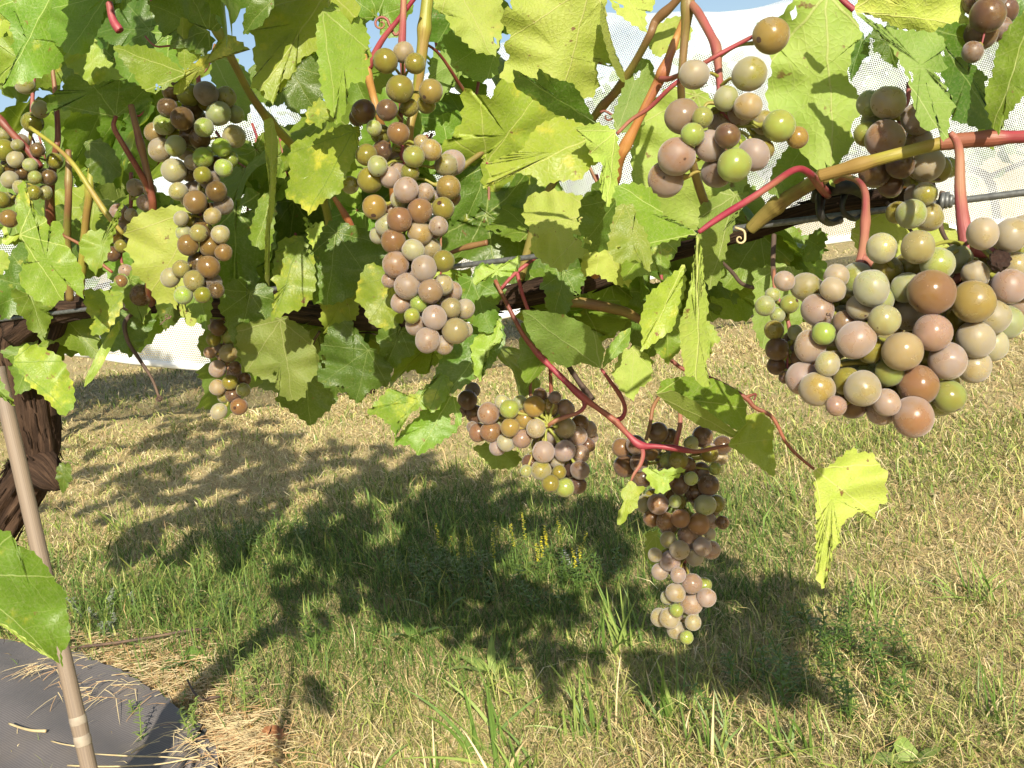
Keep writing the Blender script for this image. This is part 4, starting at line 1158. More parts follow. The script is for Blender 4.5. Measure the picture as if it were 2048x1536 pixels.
filler(92, -60, 1010, -20, 590, .05, .24, ('dark', 'mid', 'mid', 'pale', 'light'), accept=lambda x, y: ok_left(x, y) and y < 590 - 0.02 * x)
filler(20, 60, 560, 150, 560, .16, .26, ('dark', 'mid', 'pale'), .08, .12, accept=ok_left)
filler(16, 420, 1000, 500, 720, .04, .16, ('dark', 'mid', 'pale'), .06, .10)
filler(20, 1020, 1480, 380, 640, .04, .16, ('dark', 'mid', 'pale', 'mid'), .05, .09, accept=lambda x, y: y < 640 - 0.25 * abs(x - 1240) and ok_left(x, y))
filler(3, 1480, 1640, 440, 540, .05, .12, ('dark', 'mid'), .05, .08)
filler(6, -70, 110, 560, 700, .0, .10, ('dark', 'mid'), .06, .09)
# the top and the far ends of the canopy, out of the frame: they throw the shade on the turf
filler(210, -1100, 1500, -980, -250, -.08, .26, ('dark', 'mid', 'mid', 'light'), .08, .13, mass=True)
filler(9, 200, 400, -420, -230, -.46, -.38, ('mid', 'dark'), .08, .12, mass=True)  # added leaves, unseen, set sunward of the left bunch to shade it
filler(26, 1500, 2500, -800, -260, -.02, .20, ('dark', 'mid', 'mid'), .08, .12, mass=True)
filler(75, 2180, 3900, -300, 980, -.04, .20, ('dark', 'mid', 'mid'), .07, .11, mass=True)
filler(170, -1250, -230, -650, 560, -.05, .25, ('dark', 'mid', 'mid'), .10, .15, mass=True)
for mt, (v_, f_, u_) in MASS.items():
    tag(link('canopy_shade_leaves', mesh_from('canopy_shade_leaves', v_, f_, True, u_), [M[mt]], vine), kind='stuff')

# ------------------------------------------------------------------ wire, ties, stake
w0, w1 = P(-700, 735, D(-700)), P(2700, 302, D(2700))
mb = MB()
pts = []
for k in range(40):
    t = k / 39
    x = -600 + 3100 * t
    y = 640 - 0.1245 * x + (6 if 300 < x < 1100 else 0)
    dd = D(x) - 0.012
    pts.append((P(x, y, dd), 0.0023))
mb.tube(pts, 10, 4)
wire = tag(mb.build('trellis_wire', [M['wire']]), 'grey steel trellis wire running along the vine', 'wire')

tie = tag(empty('vine_tie', P(1680, 425, .66)), 'black rubber tie strapping the cordon to the wire', 'tie')
mb = MB()
k_ = .66 / F_PX
mb.tube([(P(1628, 398, .67), 8 * k_), (P(1640, 384, .645), 13 * k_), (P(1668, 376, .632), 15 * k_), (P(1700, 374, .63), 13 * k_), (P(1722, 384, .645), 10 * k_), (P(1730, 396, .67), 7 * k_)], 10, 5, 0, .25, 3)
mb.tube([(P(1650, 372, .66), 8 * k_), (P(1690, 360, .645), 10 * k_), (P(1712, 366, .65), 7 * k_)], 8, 5, 0, .2, 5)
mb.build('strap', [M['black']], tie)
mb = MB()
mb.tube([(P(1642, 390, .64), 10 * k_), (P(1640, 420, .632), 8 * k_), (P(1646, 438, .635), 8 * k_), (P(1662, 446, .65), 7 * k_), (P(1680, 440, .665), 8 * k_)], 8, 5, 0, .15, 7)
mb.tube([(P(1690, 385, .635), 7 * k_), (P(1684, 410, .63), 5 * k_), (P(1690, 428, .632), 5 * k_), (P(1708, 438, .64), 5 * k_), (P(1722, 430, .66), 4 * k_)], 8, 5, 0, .15, 8)
mb.build('tail', [M['black']], tie)
mb = MB()
pts = []
for k in range(31):
    a = k / 30 * 6.283 * 2.6
    pts.append((P(1880 + k * 0.75, 402 - k * 0.1 + 12 * math.sin(a), D(1890) - .012 + 0.0045 * math.cos(a)), 5.5 * .63 / F_PX))
mb.tube(pts, 6, 2)
tag(mb.build('wire_twist', [M['wire']]), 'short twist of wire wound round the trellis wire beside the cordon end', 'wire')


def make_stake():
    T = NT('bamboo')
    tc = T.n('ShaderNodeTexCoord').outputs['Object']
    uv = T.n('ShaderNodeUVMap').outputs[0]
    mp = T.n('ShaderNodeMapping', {'Vector': uv, 'Scale': (30.0, 3.0, 1.0)}).outputs[0]
    f = T.noise(mp, 2.0, 4, 0.6)
    g = T.noise(tc, 6.0, 4, 0.6)
    col = T.mix(T.step(f, 0.35, 0.7), (0.21, 0.165, 0.125), (0.15, 0.115, 0.09))
    col = T.mix(T.math('MULTIPLY', T.step(g, 0.45, 0.7), 0.5), col, (0.12, 0.105, 0.095))
    mt = T.done(T.n('ShaderNodeBsdfPrincipled', {'Base Color': col, 'Roughness': 0.6, 'Normal': T.n('ShaderNodeBump', {'Strength': 0.3, 'Distance': 0.001, 'Height': f}).outputs[0]}).outputs[0])
    pale = plain('bamboo_node', (0.30, 0.26, 0.21), 0.7, 0, (0.22, 0.185, 0.15), 60)
    a, b = P(-6, 735, 1.05), P(186, 1570, 1.06)
    d = (b - a).normalized()
    foot = a + d * ((a.z + 0.12) / -d.z)
    root = tag(empty('bamboo_stake', Vector((foot.x, foot.y, 0))), 'weathered grey bamboo stake leaning in front of the vine trunk', 'stake')
    Lt = (foot - a).length
    R = 16.5 * 1.05 / F_PX
    node_at = [(P(157, 1440, 1.058) - a).length]
    node_at += [node_at[0] - 0.36, node_at[0] - 0.02, node_at[0] + 0.33]
    pts = []
    N = 90
    for k in range(N + 1):
        s = Lt * k / N
        bump = sum(0.10 * math.exp(-((s - q) / 0.006) ** 2) for q in (node_at[0], node_at[1], node_at[3]))
        pts.append((a + d * s, R * (1 + bump) * (0.92 + 0.1 * k / N)))
    mb = MB(); mb.tube(pts, 20, 2); mb.build('cane', [mt], root)
    for q in (node_at[0], node_at[0] + 0.022):
        mb = MB()
        rr = R * (0.92 + 0.1 * q / Lt)
        mb.tube([(a + d * (q - .006), rr * 1.01), (a + d * (q - .002), rr * 1.07), (a + d * (q + .002), rr * 1.07), (a + d * (q + .006), rr * 1.01)], 20, 3)
        mb.build('node_ring', [pale], root)


make_stake()

# ------------------------------------------------------------------ grapes
def grape_mesh(seed):
    bm = bmesh.new()
    bmesh.ops.create_icosphere(bm, subdivisions=4, radius=1.0)
    rr = random.Random(seed)
    e = rr.uniform(0.96, 1.09)
    o = Vector((rr.uniform(0, 9), rr.uniform(0, 9), rr.uniform(0, 9)))
    for v in bm.verts:
        k = 1 + 0.05 * noise.noise(v.co * 0.9 + o)
        v.co *= k
        v.co.x /= e; v.co.y /= e
        if v.co.z > 0.9: v.co.z -= (v.co.z - 0.9) * 0.5
    me = bpy.data.meshes.new('grape')
    bm.to_mesh(me); bm.free()
    me.polygons.foreach_set('use_smooth', [True] * len(me.polygons))
    return me


GM = {}
for kind in ('grape', 'grape_gloss'):
    GM[kind] = []
    for s in range(4):
        me = grape_mesh(s + (0 if kind == 'grape' else 10))
        me.materials.append(M[kind])
        GM[kind].append(me)


def raisin_mesh():
    bm = bmesh.new()
    bmesh.ops.create_icosphere(bm, subdivisions=4, radius=1.0)
    for v in bm.verts:
        v.co *= 0.85 + 0.28 * noise.noise(v.co * 2.4) + 0.12 * noise.noise(v.co * 6)
    me = bpy.data.meshes.new('raisin')
    bm.to_mesh(me); bm.free()
    me.polygons.foreach_set('use_smooth', [True] * len(me.polygons))
    me.materials.append(M['raisin'])
    return me


GM['raisin'] = [raisin_mesh()]
GCOL = {'t': (0.36, 0.305, 0.155), 'p': (0.335, 0.235, 0.175), 'r': (0.27, 0.15, 0.08), 'g': (0.29, 0.34, 0.09), 'l': (0.32, 0.40, 0.09), 'o': (0.26, 0.24, 0.045), 'd': (0.14, 0.08, 0.05), 'w': (0.37, 0.37, 0.18), 'a': (0.34, 0.245, 0.07), 'x': (0.05, 0.02, 0.015)}  # the dark brown carries painted shade, for berries lying mostly in shadow


def cluster(label, d0, txt, stem, group=None, R0=None, fill=0.3, fillc='dpo', gloss=0.35, ripe=(1.0, 1.0, 1.0)):
    rr = random.Random(len(txt) * 7 + int(d0 * 100))
    L = []
    for it in txt.split(';'):
        it = it.split()
        if len(it) == 4: L.append((float(it[0]), float(it[1]), float(it[2]), it[3]))
    ys = np.array([g[1] for g in L]); xs = np.array([g[0] for g in L])
    k = np.polyfit(ys, xs, 2) if len(L) > 8 else np.polyfit(ys, xs, 1)
    axis_x = lambda y: float(np.polyval(k, y))
    half = max(25.0, float(np.percentile(np.abs(xs - np.polyval(k, ys)), 88)) + 12)
    Rc = half * d0 / F_PX
    top = P(stem[0][0], stem[0][1], stem[0][2])
    root = tag(empty('grape_cluster', top), label, 'grapes', group or 'grape bunches hanging on the vine')
    placed = []

    def put(x, y, r, c, dmin):
        j = 1.09 + rr.uniform(-0.03, 0.03)
        d = dmin
        while True:
            R = r * j * d / F_PX
            p = P(x, y, d + R)
            if all((p - q).length > (R + s) * 0.87 for q, s in placed): break
            d += 0.0008
            if d > dmin + 0.09: return None
        return p, R

    def make(p, R, c):
        kind = 'raisin' if c == 'x' else ('grape_gloss' if (c in 'olrda' and rr.random() < gloss + .25) or rr.random() < gloss * .4 else 'grape')
        o = bpy.data.objects.new('grape', rr.choice(GM[kind]))
        COL.objects.link(o)
        o.parent = root
        o.matrix_parent_inverse = root.matrix_world.inverted()
        o.location = p
        o.scale = (R, R, R)
        o.rotation_euler = (rr.gauss(0, .9), rr.gauss(0, .9), rr.uniform(0, 6.28))
        col = GCOL[c]
        col = tuple(a * b for a, b in zip(col, ripe))
        j = rr.uniform(.92, 1.08)
        o.color = (min(1, col[0] * j * rr.uniform(.94, 1.06)), min(1, col[1] * j), min(1, col[2] * j * rr.uniform(.9, 1.1)), 1)
        placed.append((p, R))

    for x, y, r, c in L:
        dx = (x - axis_x(y)) / half
        bulge = Rc * (1 - math.sqrt(max(0.0, 1 - min(1.0, dx * dx)))) if abs(dx) < 1 else Rc
        q = put(x, y, r, c, d0 - Rc * 0.5 + bulge * 0.8)
        if q: make(*q, c)
    # berries further in, seen only through the gaps between the outer ones
    mr = float(np.mean([g[2] for g in L]))
    x0, x1, y0, y1 = xs.min(), xs.max(), ys.min(), ys.max()
    extra = []
    for _ in range(900):
        if len(extra) >= len(L) * fill * 1.2: break
        x, y = rr.uniform(x0, x1), rr.uniform(y0, y1)
        near = [(g[0] - x, g[1] - y, g[2]) for g in L if math.hypot(g[0] - x, g[1] - y) < mr * 3.0]
        if len(near) < 5: continue
        if min(math.hypot(a, b) - c for a, b, c in near) < -0.55 * mr: continue
        ang = sorted(math.atan2(b, a) for a, b, c in near)
        gaps = [q - p for p, q in zip(ang, ang[1:])] + [ang[0] + 6.283 - ang[-1]]
        if max(gaps) > 2.2: continue
        if any(math.hypot(a - x, b - y) < mr * 0.8 for a, b in extra): continue
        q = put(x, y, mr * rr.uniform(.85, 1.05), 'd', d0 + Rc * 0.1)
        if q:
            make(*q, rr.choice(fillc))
            extra.append((x, y))
    # stalk: peduncle as seen, then the rachis down the middle, pedicels out to the grapes
    mb = MB()
    pts = [(P(x, y, d), r * d / F_PX) for x, y, d, r in stem]
    yb = max(ys) - 12
    y_s = stem[-1][1]
    for t in (0.25, 0.5, 0.75, 1.0):
        y = y_s + (yb - y_s) * t
        if y > y_s: pts.append((P(axis_x(y), y, d0 + Rc * 0.45), stem[-1][3] * (1 - 0.7 * t) * d0 / F_PX))
    n_s = next((i for i, q in enumerate(stem) if q[2] >= d0 + Rc * 0.15 and q[1] > min(ys) - 10), max(len(stem) - 1, 0))
    n_s = min(n_s, len(stem) - 1)
    if len(pts) > 1: mb.tube(pts, 10, 6, 0, 0.08, stem[0][0])
    ax = catmull([(*p, r) for p, r in pts[n_s:]], 8) if len(pts) - n_s > 1 else None
    for p, R in placed:
        if ax is None: break
        tgt = p + Vector((0, 0, R * 1.1))
        dist = np.linalg.norm(ax[:, :3] - np.array(tgt), axis=1)
        q = Vector(ax[int(dist.argmin()), :3])
        if (q - p).length < R * 0.9: continue
        dirn = (q - p).normalized()
        st = p + dirn * R * 0.93
        mid = (st + q) / 2 + Vector((0, 0, 0.002))
        mb.tube([(st, 0.0019 * R / .008), (st + dirn * 0.003, 0.0012), (mid, 0.0010), (q, 0.0013)], 6, 3, 1)
    mb.build('stem', [M[stem_mats.get(label, 'pink')], M['pedicel']], root)
    return root


stem_mats = {}
GRP = {}

cluster('largest and nearest bunch of plump dusty pink and green grapes, at the right edge', .47,
        '1863 585 43 r;1946 603 41 a;1865 665 36 p;1805 703 37 t;1895 722 39 p;1951 679 38 t;2018 573 33 p;1965 467 30 t;2022 470 31 t;1763 496 28 w;1836 494 31 w;1875 528 31 g;1743 576 35 w;1813 575 30 g;1611 573 28 o;1666 579 25 t;1673 552 25 t;1635 620 33 p;1647 667 22 l;1712 680 38 p;1740 700 27 o;1620 692 32 p;1655 728 25 w;1720 615 26 t;1769 640 30 w;1820 628 35 t;1985 633 34 t;1569 562 19 p;1634 778 33 a;1605 757 31 p;1725 777 36 t;1693 762 27 o;1773 805 27 p;1826 834 38 r;1836 770 37 r;1897 792 31 g;1672 812 20 p;1706 808 28 d;1762 822 28 p;1880 805 28 g;1778 745 27 g;1948 734 30 t;1985 690 30 w;2012 645 34 g;1999 522 22 x;1950 548 27 t;1962 572 30 t;2032 535 30 t;1690 645 24 p;1850 720 24 o;1760 600 26 g;2045 610 30 p;2050 460 30 t;2060 560 30 r;1920 640 28 o',
        [(1900, 266, .50, 6), (1912, 280, .50, 8), (1919, 310, .495, 9), (1920, 380, .49, 11), (1926, 440, .485, 13), (1935, 490, .483, 17), (1926, 520, .485, 14), (1912, 556, .49, 12)], fill=.8, fillc='pgto')
# the second arm of that bunch hangs from a stalk of its own
cluster('loose upper bunch of pink and pale green grapes in front of the yellow leaf', .525,
        '1543 71 35 a;1499 148 31 o;1388 149 28 t;1365 232 34 p;1385 269 23 l;1353 313 35 r;1332 358 34 r;1469 330 32 l;1420 292 30 p;1496 213 28 a;1452 197 25 g;1433 345 30 d;1507 310 29 p;1558 252 30 l;1595 275 21 a;1528 245 22 o;1522 272 22 g;1455 272 24 d;1405 235 20 g;1530 300 18 o',
        [(1380, 5, .58, 8), (1398, 28, .57, 9), (1422, 72, .56, 9), (1432, 95, .555, 11), (1436, 130, .55, 8), (1440, 180, .545, 7), (1438, 215, .54, 6)], fill=.1)
cluster('bunch of amber and green grapes behind the yellow cane at upper right', .56,
        '1777 205 31 t;1770 278 36 r;1741 207 25 g;1733 268 23 l;1835 238 28 p;1851 328 37 t;1875 338 25 o;1838 280 24 p;1750 345 30 d;1745 240 22 g;1850 388 24 o;1822 428 27 g;1858 434 27 o;1795 425 22 o;1800 330 26 d;1780 370 24 d;1895 335 20 g',
        [(1818, 165, .60, 5), (1815, 200, .60, 5), (1800, 240, .595, 5), (1795, 290, .595, 5)], fill=.15)
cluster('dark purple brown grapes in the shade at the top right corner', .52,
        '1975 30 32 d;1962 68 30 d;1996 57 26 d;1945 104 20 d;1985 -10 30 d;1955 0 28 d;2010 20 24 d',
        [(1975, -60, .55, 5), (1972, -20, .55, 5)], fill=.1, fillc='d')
cluster('long central bunch of dusty rose grapes with a loose green top', .69,
        '812 380 25 p;771 122 23 o;830 127 20 o;807 105 20 a;800 178 26 o;862 182 24 a;727 223 23 d;774 220 20 d;797 267 22 r;862 300 21 a;892 330 23 o;748 256 15 l;897 375 23 a;749 414 23 a;799 439 24 r;840 421 24 r;886 417 21 o;877 452 20 p;840 466 24 a;787 482 24 r;791 529 25 r;848 537 25 p;887 522 21 o;815 572 25 p;861 582 23 p;869 635 23 p;902 616 21 t;838 608 17 l;824 632 15 l;911 662 25 t;855 680 23 p;885 570 22 t;903 584 20 p;802 605 21 p;930 618 18 t;830 650 20 p;773 450 22 w;826 500 22 w;862 497 20 t;843 285 15 t;828 313 20 g;755 332 20 g;780 355 20 p;733 310 20 o;740 360 24 o;850 385 18 p;905 325 24 p;853 208 18 o;888 690 18 p;780 560 16 p;930 660 15 t;757 470 16 w;800 400 18 w;905 395 16 r;870 395 18 d;715 235 16 d;765 300 18 d;820 345 18 o;700 370 16 o',
        [(808, -25, .74, 6), (806, 40, .735, 7), (804, 90, .73, 8), (806, 150, .725, 5), (802, 210, .72, 4.5), (803, 270, .715, 5), (806, 320, .71, 6), (822, 358, .705, 5)], fill=.3, ripe=(.90, .93, .90))
cluster('olive and brown bunch on the left, its tail in front of a yellow leaf', .775,
        '437 227 24 g;412 187 22 d;451 194 19 o;377 190 22 o;470 229 18 g;365 237 22 d;345 182 20 d;335 215 18 d;408 255 18 g;468 273 22 t;443 295 18 l;406 315 20 l;447 336 18 l;351 292 21 g;328 250 20 g;400 277 20 d;348 341 23 t;385 325 16 p;320 300 22 p;310 265 20 p;357 383 19 t;391 404 23 r;433 383 20 d;447 410 18 d;425 432 17 a;362 437 15 t;397 466 16 t;441 469 19 t;376 490 20 r;422 493 22 r;367 465 15 w;447 505 16 r;417 534 22 r;362 538 17 t;341 555 19 t;388 561 20 t;367 590 17 l;424 565 20 d;405 590 16 o;433 580 15 d;405 350 16 o;460 318 16 g;420 360 18 d;380 270 20 d;385 215 20 d',
        [(395, 140, .82, 4), (398, 180, .82, 5), (400, 300, .81, 5), (397, 380, .80, 5)], fill=.3, fillc='dop', ripe=(.82, .94, .62))
cluster('small grapes at the left edge among leaves, pale olive and tan', 1.0,
        '31 319 16 t;35 290 12 o;8 300 20 o;70 355 13 w;98 355 15 d;20 360 17 t;80 218 18 o;65 245 20 o;50 170 18 o;110 322 15 o;2 400 16 o;18 437 17 r;45 405 14 g;60 330 14 g;68 385 14 o;45 345 14 d;90 385 14 o;-10 340 16 o;8 270 14 o;40 375 14 t;75 300 14 d',
        [(70, 120, 1.05, 4), (66, 180, 1.05, 4), (60, 280, 1.05, 4)], fill=.2, ripe=(.82, .95, .6))
cluster('few small rose grapes half hidden behind the yellow leaf on the left', .98,
        '270 375 17 p;290 405 15 p;238 425 17 r;262 430 12 t;232 470 15 a;243 492 13 o;225 508 15 d;242 563 13 r;252 543 15 p;282 590 20 d;262 600 18 d;250 440 14 p;300 380 12 p;285 560 15 d;258 460 10 w',
        [(262, 345, 1.0, 4), (262, 400, 1.0, 4), (256, 480, 1.0, 4)], fill=.2)
cluster('small dangling bunch with two grapes at its tip, below the cordon on the left', .98,
        '457 706 17 t;437 655 16 d;427 678 14 o;461 674 16 g;420 705 12 p;435 738 16 p;460 765 15 o;435 775 15 a;487 780 14 g;466 790 15 d;438 823 16 w;478 813 16 r;490 758 12 d;446 725 13 d;425 650 12 p;470 735 12 d',
        [(445, 615, 1.0, 3.5), (446, 650, 1.0, 4), (452, 700, 1.0, 4)], fill=.2)
cluster('compact round bunch of dusty tan grapes with dark lower grapes, hanging low in the middle', .82,
        '1129 902 22 p;1087 904 21 p;977 827 21 r;982 863 20 r;1020 855 18 a;1069 813 20 a;1049 838 19 a;1130 856 20 t;1102 871 19 p;1072 857 18 t;1044 877 18 p;1019 818 18 l;957 865 18 r;1097 815 18 a;1130 818 19 p;1012 885 18 w;995 895 16 p;1155 872 18 p;1160 908 18 p;1115 922 15 t;1175 890 15 d;1160 848 18 d;1178 858 16 p;1082 940 18 o;1101 967 17 o;1130 975 18 l;1160 940 18 d;1155 970 17 d;1118 945 14 o;1060 925 16 d;1052 942 12 g;1080 790 14 d;1005 805 14 w;1040 805 14 g;1110 795 12 d;1140 940 14 x;1185 875 12 p;945 855 12 d;1000 845 14 g',
        [(1166, 793, .80, 6), (1169, 812, .80, 4.5), (1155, 826, .80, 4), (1125, 836, .80, 4.5), (1098, 850, .805, 4)], fill=.5, ripe=(1, 1, 1.05))
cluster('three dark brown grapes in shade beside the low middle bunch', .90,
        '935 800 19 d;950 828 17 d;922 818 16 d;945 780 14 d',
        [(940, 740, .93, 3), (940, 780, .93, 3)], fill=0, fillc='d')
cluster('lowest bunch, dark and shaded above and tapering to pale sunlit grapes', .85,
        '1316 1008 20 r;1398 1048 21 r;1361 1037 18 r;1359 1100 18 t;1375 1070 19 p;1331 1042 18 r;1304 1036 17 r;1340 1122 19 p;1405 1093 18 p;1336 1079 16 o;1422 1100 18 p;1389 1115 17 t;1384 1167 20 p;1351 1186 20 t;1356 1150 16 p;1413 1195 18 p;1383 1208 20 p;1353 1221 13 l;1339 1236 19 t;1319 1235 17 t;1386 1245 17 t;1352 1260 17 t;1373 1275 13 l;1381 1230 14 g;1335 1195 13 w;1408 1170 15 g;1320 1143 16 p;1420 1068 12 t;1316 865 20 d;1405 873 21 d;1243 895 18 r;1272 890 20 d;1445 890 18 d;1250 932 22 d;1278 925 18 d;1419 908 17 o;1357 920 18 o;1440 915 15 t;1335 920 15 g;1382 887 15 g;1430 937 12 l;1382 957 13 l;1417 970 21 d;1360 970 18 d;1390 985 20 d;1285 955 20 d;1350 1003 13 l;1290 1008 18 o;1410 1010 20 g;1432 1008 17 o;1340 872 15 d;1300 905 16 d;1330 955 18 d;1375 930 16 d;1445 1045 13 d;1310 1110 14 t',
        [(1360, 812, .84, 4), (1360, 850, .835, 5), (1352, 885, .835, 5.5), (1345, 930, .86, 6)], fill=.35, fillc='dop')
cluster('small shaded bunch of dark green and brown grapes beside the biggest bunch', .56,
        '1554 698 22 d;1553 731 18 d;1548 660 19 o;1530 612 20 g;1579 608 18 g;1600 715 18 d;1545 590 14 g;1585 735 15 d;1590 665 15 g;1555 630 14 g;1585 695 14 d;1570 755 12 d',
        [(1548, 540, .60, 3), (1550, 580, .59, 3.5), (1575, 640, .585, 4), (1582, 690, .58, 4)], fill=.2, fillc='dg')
cluster('small rose grapes far back behind the big central leaves near the top', .93,
        '1074 243 17 r;1036 235 16 r;1037 262 18 d;1060 228 13 d;1092 238 13 p;1060 268 14 d;1020 260 14 d',
        [(1050, 190, .96, 3), (1052, 225, .96, 3)], fill=.1)
# second stalk of the biggest bunch
px_tube('cane', [(1672, 362, .61, 6), (1690, 354, .58, 6), (1715, 362, .54, 6), (1730, 385, .52, 7), (1731, 430, .51, 8), (1727, 490, .50, 9), (1718, 530, .495, 9), (1703, 570, .495, 8), (1697, 640, .50, 6), (1680, 665, .50, 4)], [M['pink']], vine, 10, 6, 0.07, 3)
px_tube('cane', [(1724, 515, .495, 8), (1755, 535, .495, 7), (1782, 557, .495, 6), (1800, 575, .50, 4)], [M['pink']], vine, 10, 6, 0.07, 8)
px_tube('cane', [(1935, 498, .483, 12), (1965, 505, .483, 10), (1992, 500, .49, 8)], [M['pink']], vine, 10, 6, 0.07, 8)


# ------------------------------------------------------------------ weeds on the ground
def gp(x, y):
    p = G(x, y)
    p.z = ground_h(p.x, p.y)
    return p


def weed(name, label, cat, at, build, group=None):
    root = tag(empty(name, at), label, cat, group)
    build(root, at, random.Random(int(at.x * 1000) + int(at.y * 777)))
    return root


def grass_clump(n, ln, wd, mats=('weed', 'weedlight'), spread=.03, lean=0.5, dead=0.2):
    def f(root, at, rr):
        for k in range(n):
            mb = MB()
            a = rr.uniform(0, 6.28)
            t = abs(rr.gauss(0, lean))
            d = Vector((math.cos(a) * math.sin(t), math.sin(a) * math.sin(t), math.cos(t)))
            mb.blade(at + Vector((rr.gauss(0, spread), rr.gauss(0, spread), -.005)), d, ln * rr.uniform(.5, 1.15), wd * rr.uniform(.6, 1.2), rr.uniform(.2, 1.2), 0, 6, Vector((rr.gauss(0, .4), -1, .3)), taper=0.5)
            mb.build('blade', [M['straw'] if rr.random() < dead else M[rr.choice(mats)]], root)
    return f


def sprig(n, h, lf, lw, mat, per=26, spread=.03, lean=.35, flower=None):
    def f(root, at, rr):
        for k in range(n):
            mb = MB()
            a = rr.uniform(0, 6.28); t = abs(rr.gauss(0, lean))
            d = Vector((math.cos(a) * math.sin(t), math.sin(a) * math.sin(t), math.cos(t)))
            p0 = at + Vector((rr.gauss(0, spread), rr.gauss(0, spread), -.003))
            hh = h * rr.uniform(.6, 1.1)
            p1 = p0 + d * hh * .5
            p2 = p1 + (d + Vector((0, 0, .4))).normalized() * hh * .5
            mb.tube([(p0, .0016), (p1, .0013), (p2, .0007)], 5, 4)
            fl = MB()
            for i in range(per):
                s = (i + 1) / per
                q = p0.lerp(p1, s * 2) if s < .5 else p1.lerp(p2, s * 2 - 1)
                b = i * 2.4 + rr.uniform(-.3, .3)
                dd = Vector((math.cos(b), math.sin(b), rr.uniform(.3, .9)))
                if flower and s > .55:
                    for _ in range(2):
                        b2 = rr.uniform(0, 6.28)
                        fl.blade(q, Vector((math.cos(b2), math.sin(b2), rr.uniform(-.2, .6))), .007, .006, .3, 0, 2)
                else:
                    mb.blade(q, dd, lf * (1.15 - .6 * s) * rr.uniform(.7, 1.2), lw * rr.uniform(.7, 1.2), rr.uniform(.2, .9), 0, 3)
            mb.build('shoot', [M[mat]], root)
            if flower: fl.build('flower_spike', [M[flower]], root)
    return f


def rosette(n, ln, wd, mat, up=.5):
    def f(root, at, rr):
        for k in range(n):
            mb = MB()
            a = k / n * 6.28 + rr.uniform(-.3, .3)
            d = Vector((math.cos(a), math.sin(a), up + rr.uniform(-.2, .5)))
            mb.blade(at + Vector((0, 0, .002)), d, ln * rr.uniform(.6, 1.1), wd * rr.uniform(.7, 1.1), rr.uniform(.6, 1.3), 0, 7)
            for v in mb.v: v += Vector((rr.uniform(-1, 1), rr.uniform(-1, 1), rr.uniform(-1, 1))) * wd * .05
            mb.build('weed_leaf', [M[mat]], root)
    return f


weed('lance_leaf_weed', 'pale upright weed with long lance leaves beside the bamboo stake', 'weed', gp(128, 1330), sprig(1, .30, .085, .018, 'weedlight', 9, .004, .08))
weed('woolly_weed', 'low grey green woolly weed at the edge of the mat', 'weed', gp(200, 1240), sprig(9, .10, .022, .010, 'weedgrey', 22, .06, .6))
weed('woolly_weed', 'smaller grey green woolly weed just nearer the mat', 'weed', gp(222, 1270), sprig(5, .06, .018, .009, 'weedgrey', 16, .03, .6))
weed('leafy_weed', 'broad leaved green weed behind the woolly weeds', 'weed', gp(228, 1215), rosette(6, .09, .035, 'weed', 1.0))
weed('dandelion', 'bright green leafy rosette in the straw right of the mat', 'weed', gp(385, 1335), rosette(8, .085, .038, 'weed', .9))
weed('feathery_weed', 'bushy feathery weed growing over the mat edge', 'weed', gp(335, 1485), sprig(9, .12, .022, .006, 'weedlight', 30, .06, .55))
weed('feathery_weed', 'tall feathery sprig at the mat corner, right of the bushy one', 'weed', gp(505, 1420), sprig(3, .22, .032, .005, 'weedlight', 40, .02, .15))
weed('feathery_weed', 'loose green feathery weed in the straw above the mat', 'weed', gp(460, 1240), sprig(10, .13, .03, .006, 'weed', 28, .09, .5))
weed('feathery_weed', 'dark green feathery weed in shade at the middle of the turf', 'weed', gp(660, 1270), sprig(10, .10, .026, .006, 'weed', 26, .09, .5))
for i, (x, y, lb) in enumerate([(905, 1085, 'yellow spiked weed leftmost of its patch'), (938, 1110, 'yellow spiked weed second from the left of its patch'), (960, 1105, 'yellow spiked weed third from the left of its patch'), (1005, 1090, 'yellow spiked weed under the low middle bunch, left of three'), (1050, 1100, 'yellow spiked weed under the low middle bunch, middle of three'), (1078, 1120, 'yellow spiked weed under the low middle bunch, right of three'), (1102, 1085, 'tallest yellow spiked weed, just right of the low middle bunch'), (1130, 1110, 'yellow spiked weed second from the right of its patch'), (1160, 1125, 'yellow spiked weed rightmost of its patch')]):
    weed('yellow_flower_weed', lb, 'weed', gp(x, y + 55), sprig(2, .20, .028, .005, 'weed', 34, .02, .15, 'flower'), 'yellow flowered weeds in the shade')
for i, (x, y, lb) in enumerate([(845, 1165, 'dark bushy weed in the shade, left of the yellow flowers'), (1000, 1180, 'dark bushy weed in the shade under the yellow flowers'), (1130, 1200, 'dark bushy weed in the shade between the yellow flowers and the lowest bunch'), (560, 1105, 'dark bushy weed in the shade behind the straw'), (1690, 1320, 'dark green bushy weed standing in for a lone patch of shade in the turf at right'), (1600, 1385, 'low dark green weed left of the lone bushy weed')]):
    weed('bushy_weed', lb, 'weed', gp(x, y), sprig(14, .13, .035, .006, 'weed', 26, .10, .5), 'dark bushy weeds')  # the one alone at right stands in for a patch of cast shadow
weed('white_flower_weed', 'tiny white flowers low in the shade beside the lowest bunch', 'weed', gp(1140, 1165), sprig(3, .10, .02, .006, 'weed', 14, .03, .3, 'whiteflower'))
weed('dock_leaf', 'single broad upright dock leaf in the middle of the turf', 'weed', gp(885, 1245), rosette(2, .14, .036, 'weed', 2.2))
weed('dock_leaf', 'broad slanting dock leaf left of the upright one', 'weed', gp(828, 1290), rosette(3, .13, .032, 'weed', 1.2))
weed('thistle', 'pale toothed thistle seedling in the sunny turf at the bottom middle', 'weed', gp(985, 1355), rosette(9, .11, .022, 'weedlight', 1.1))
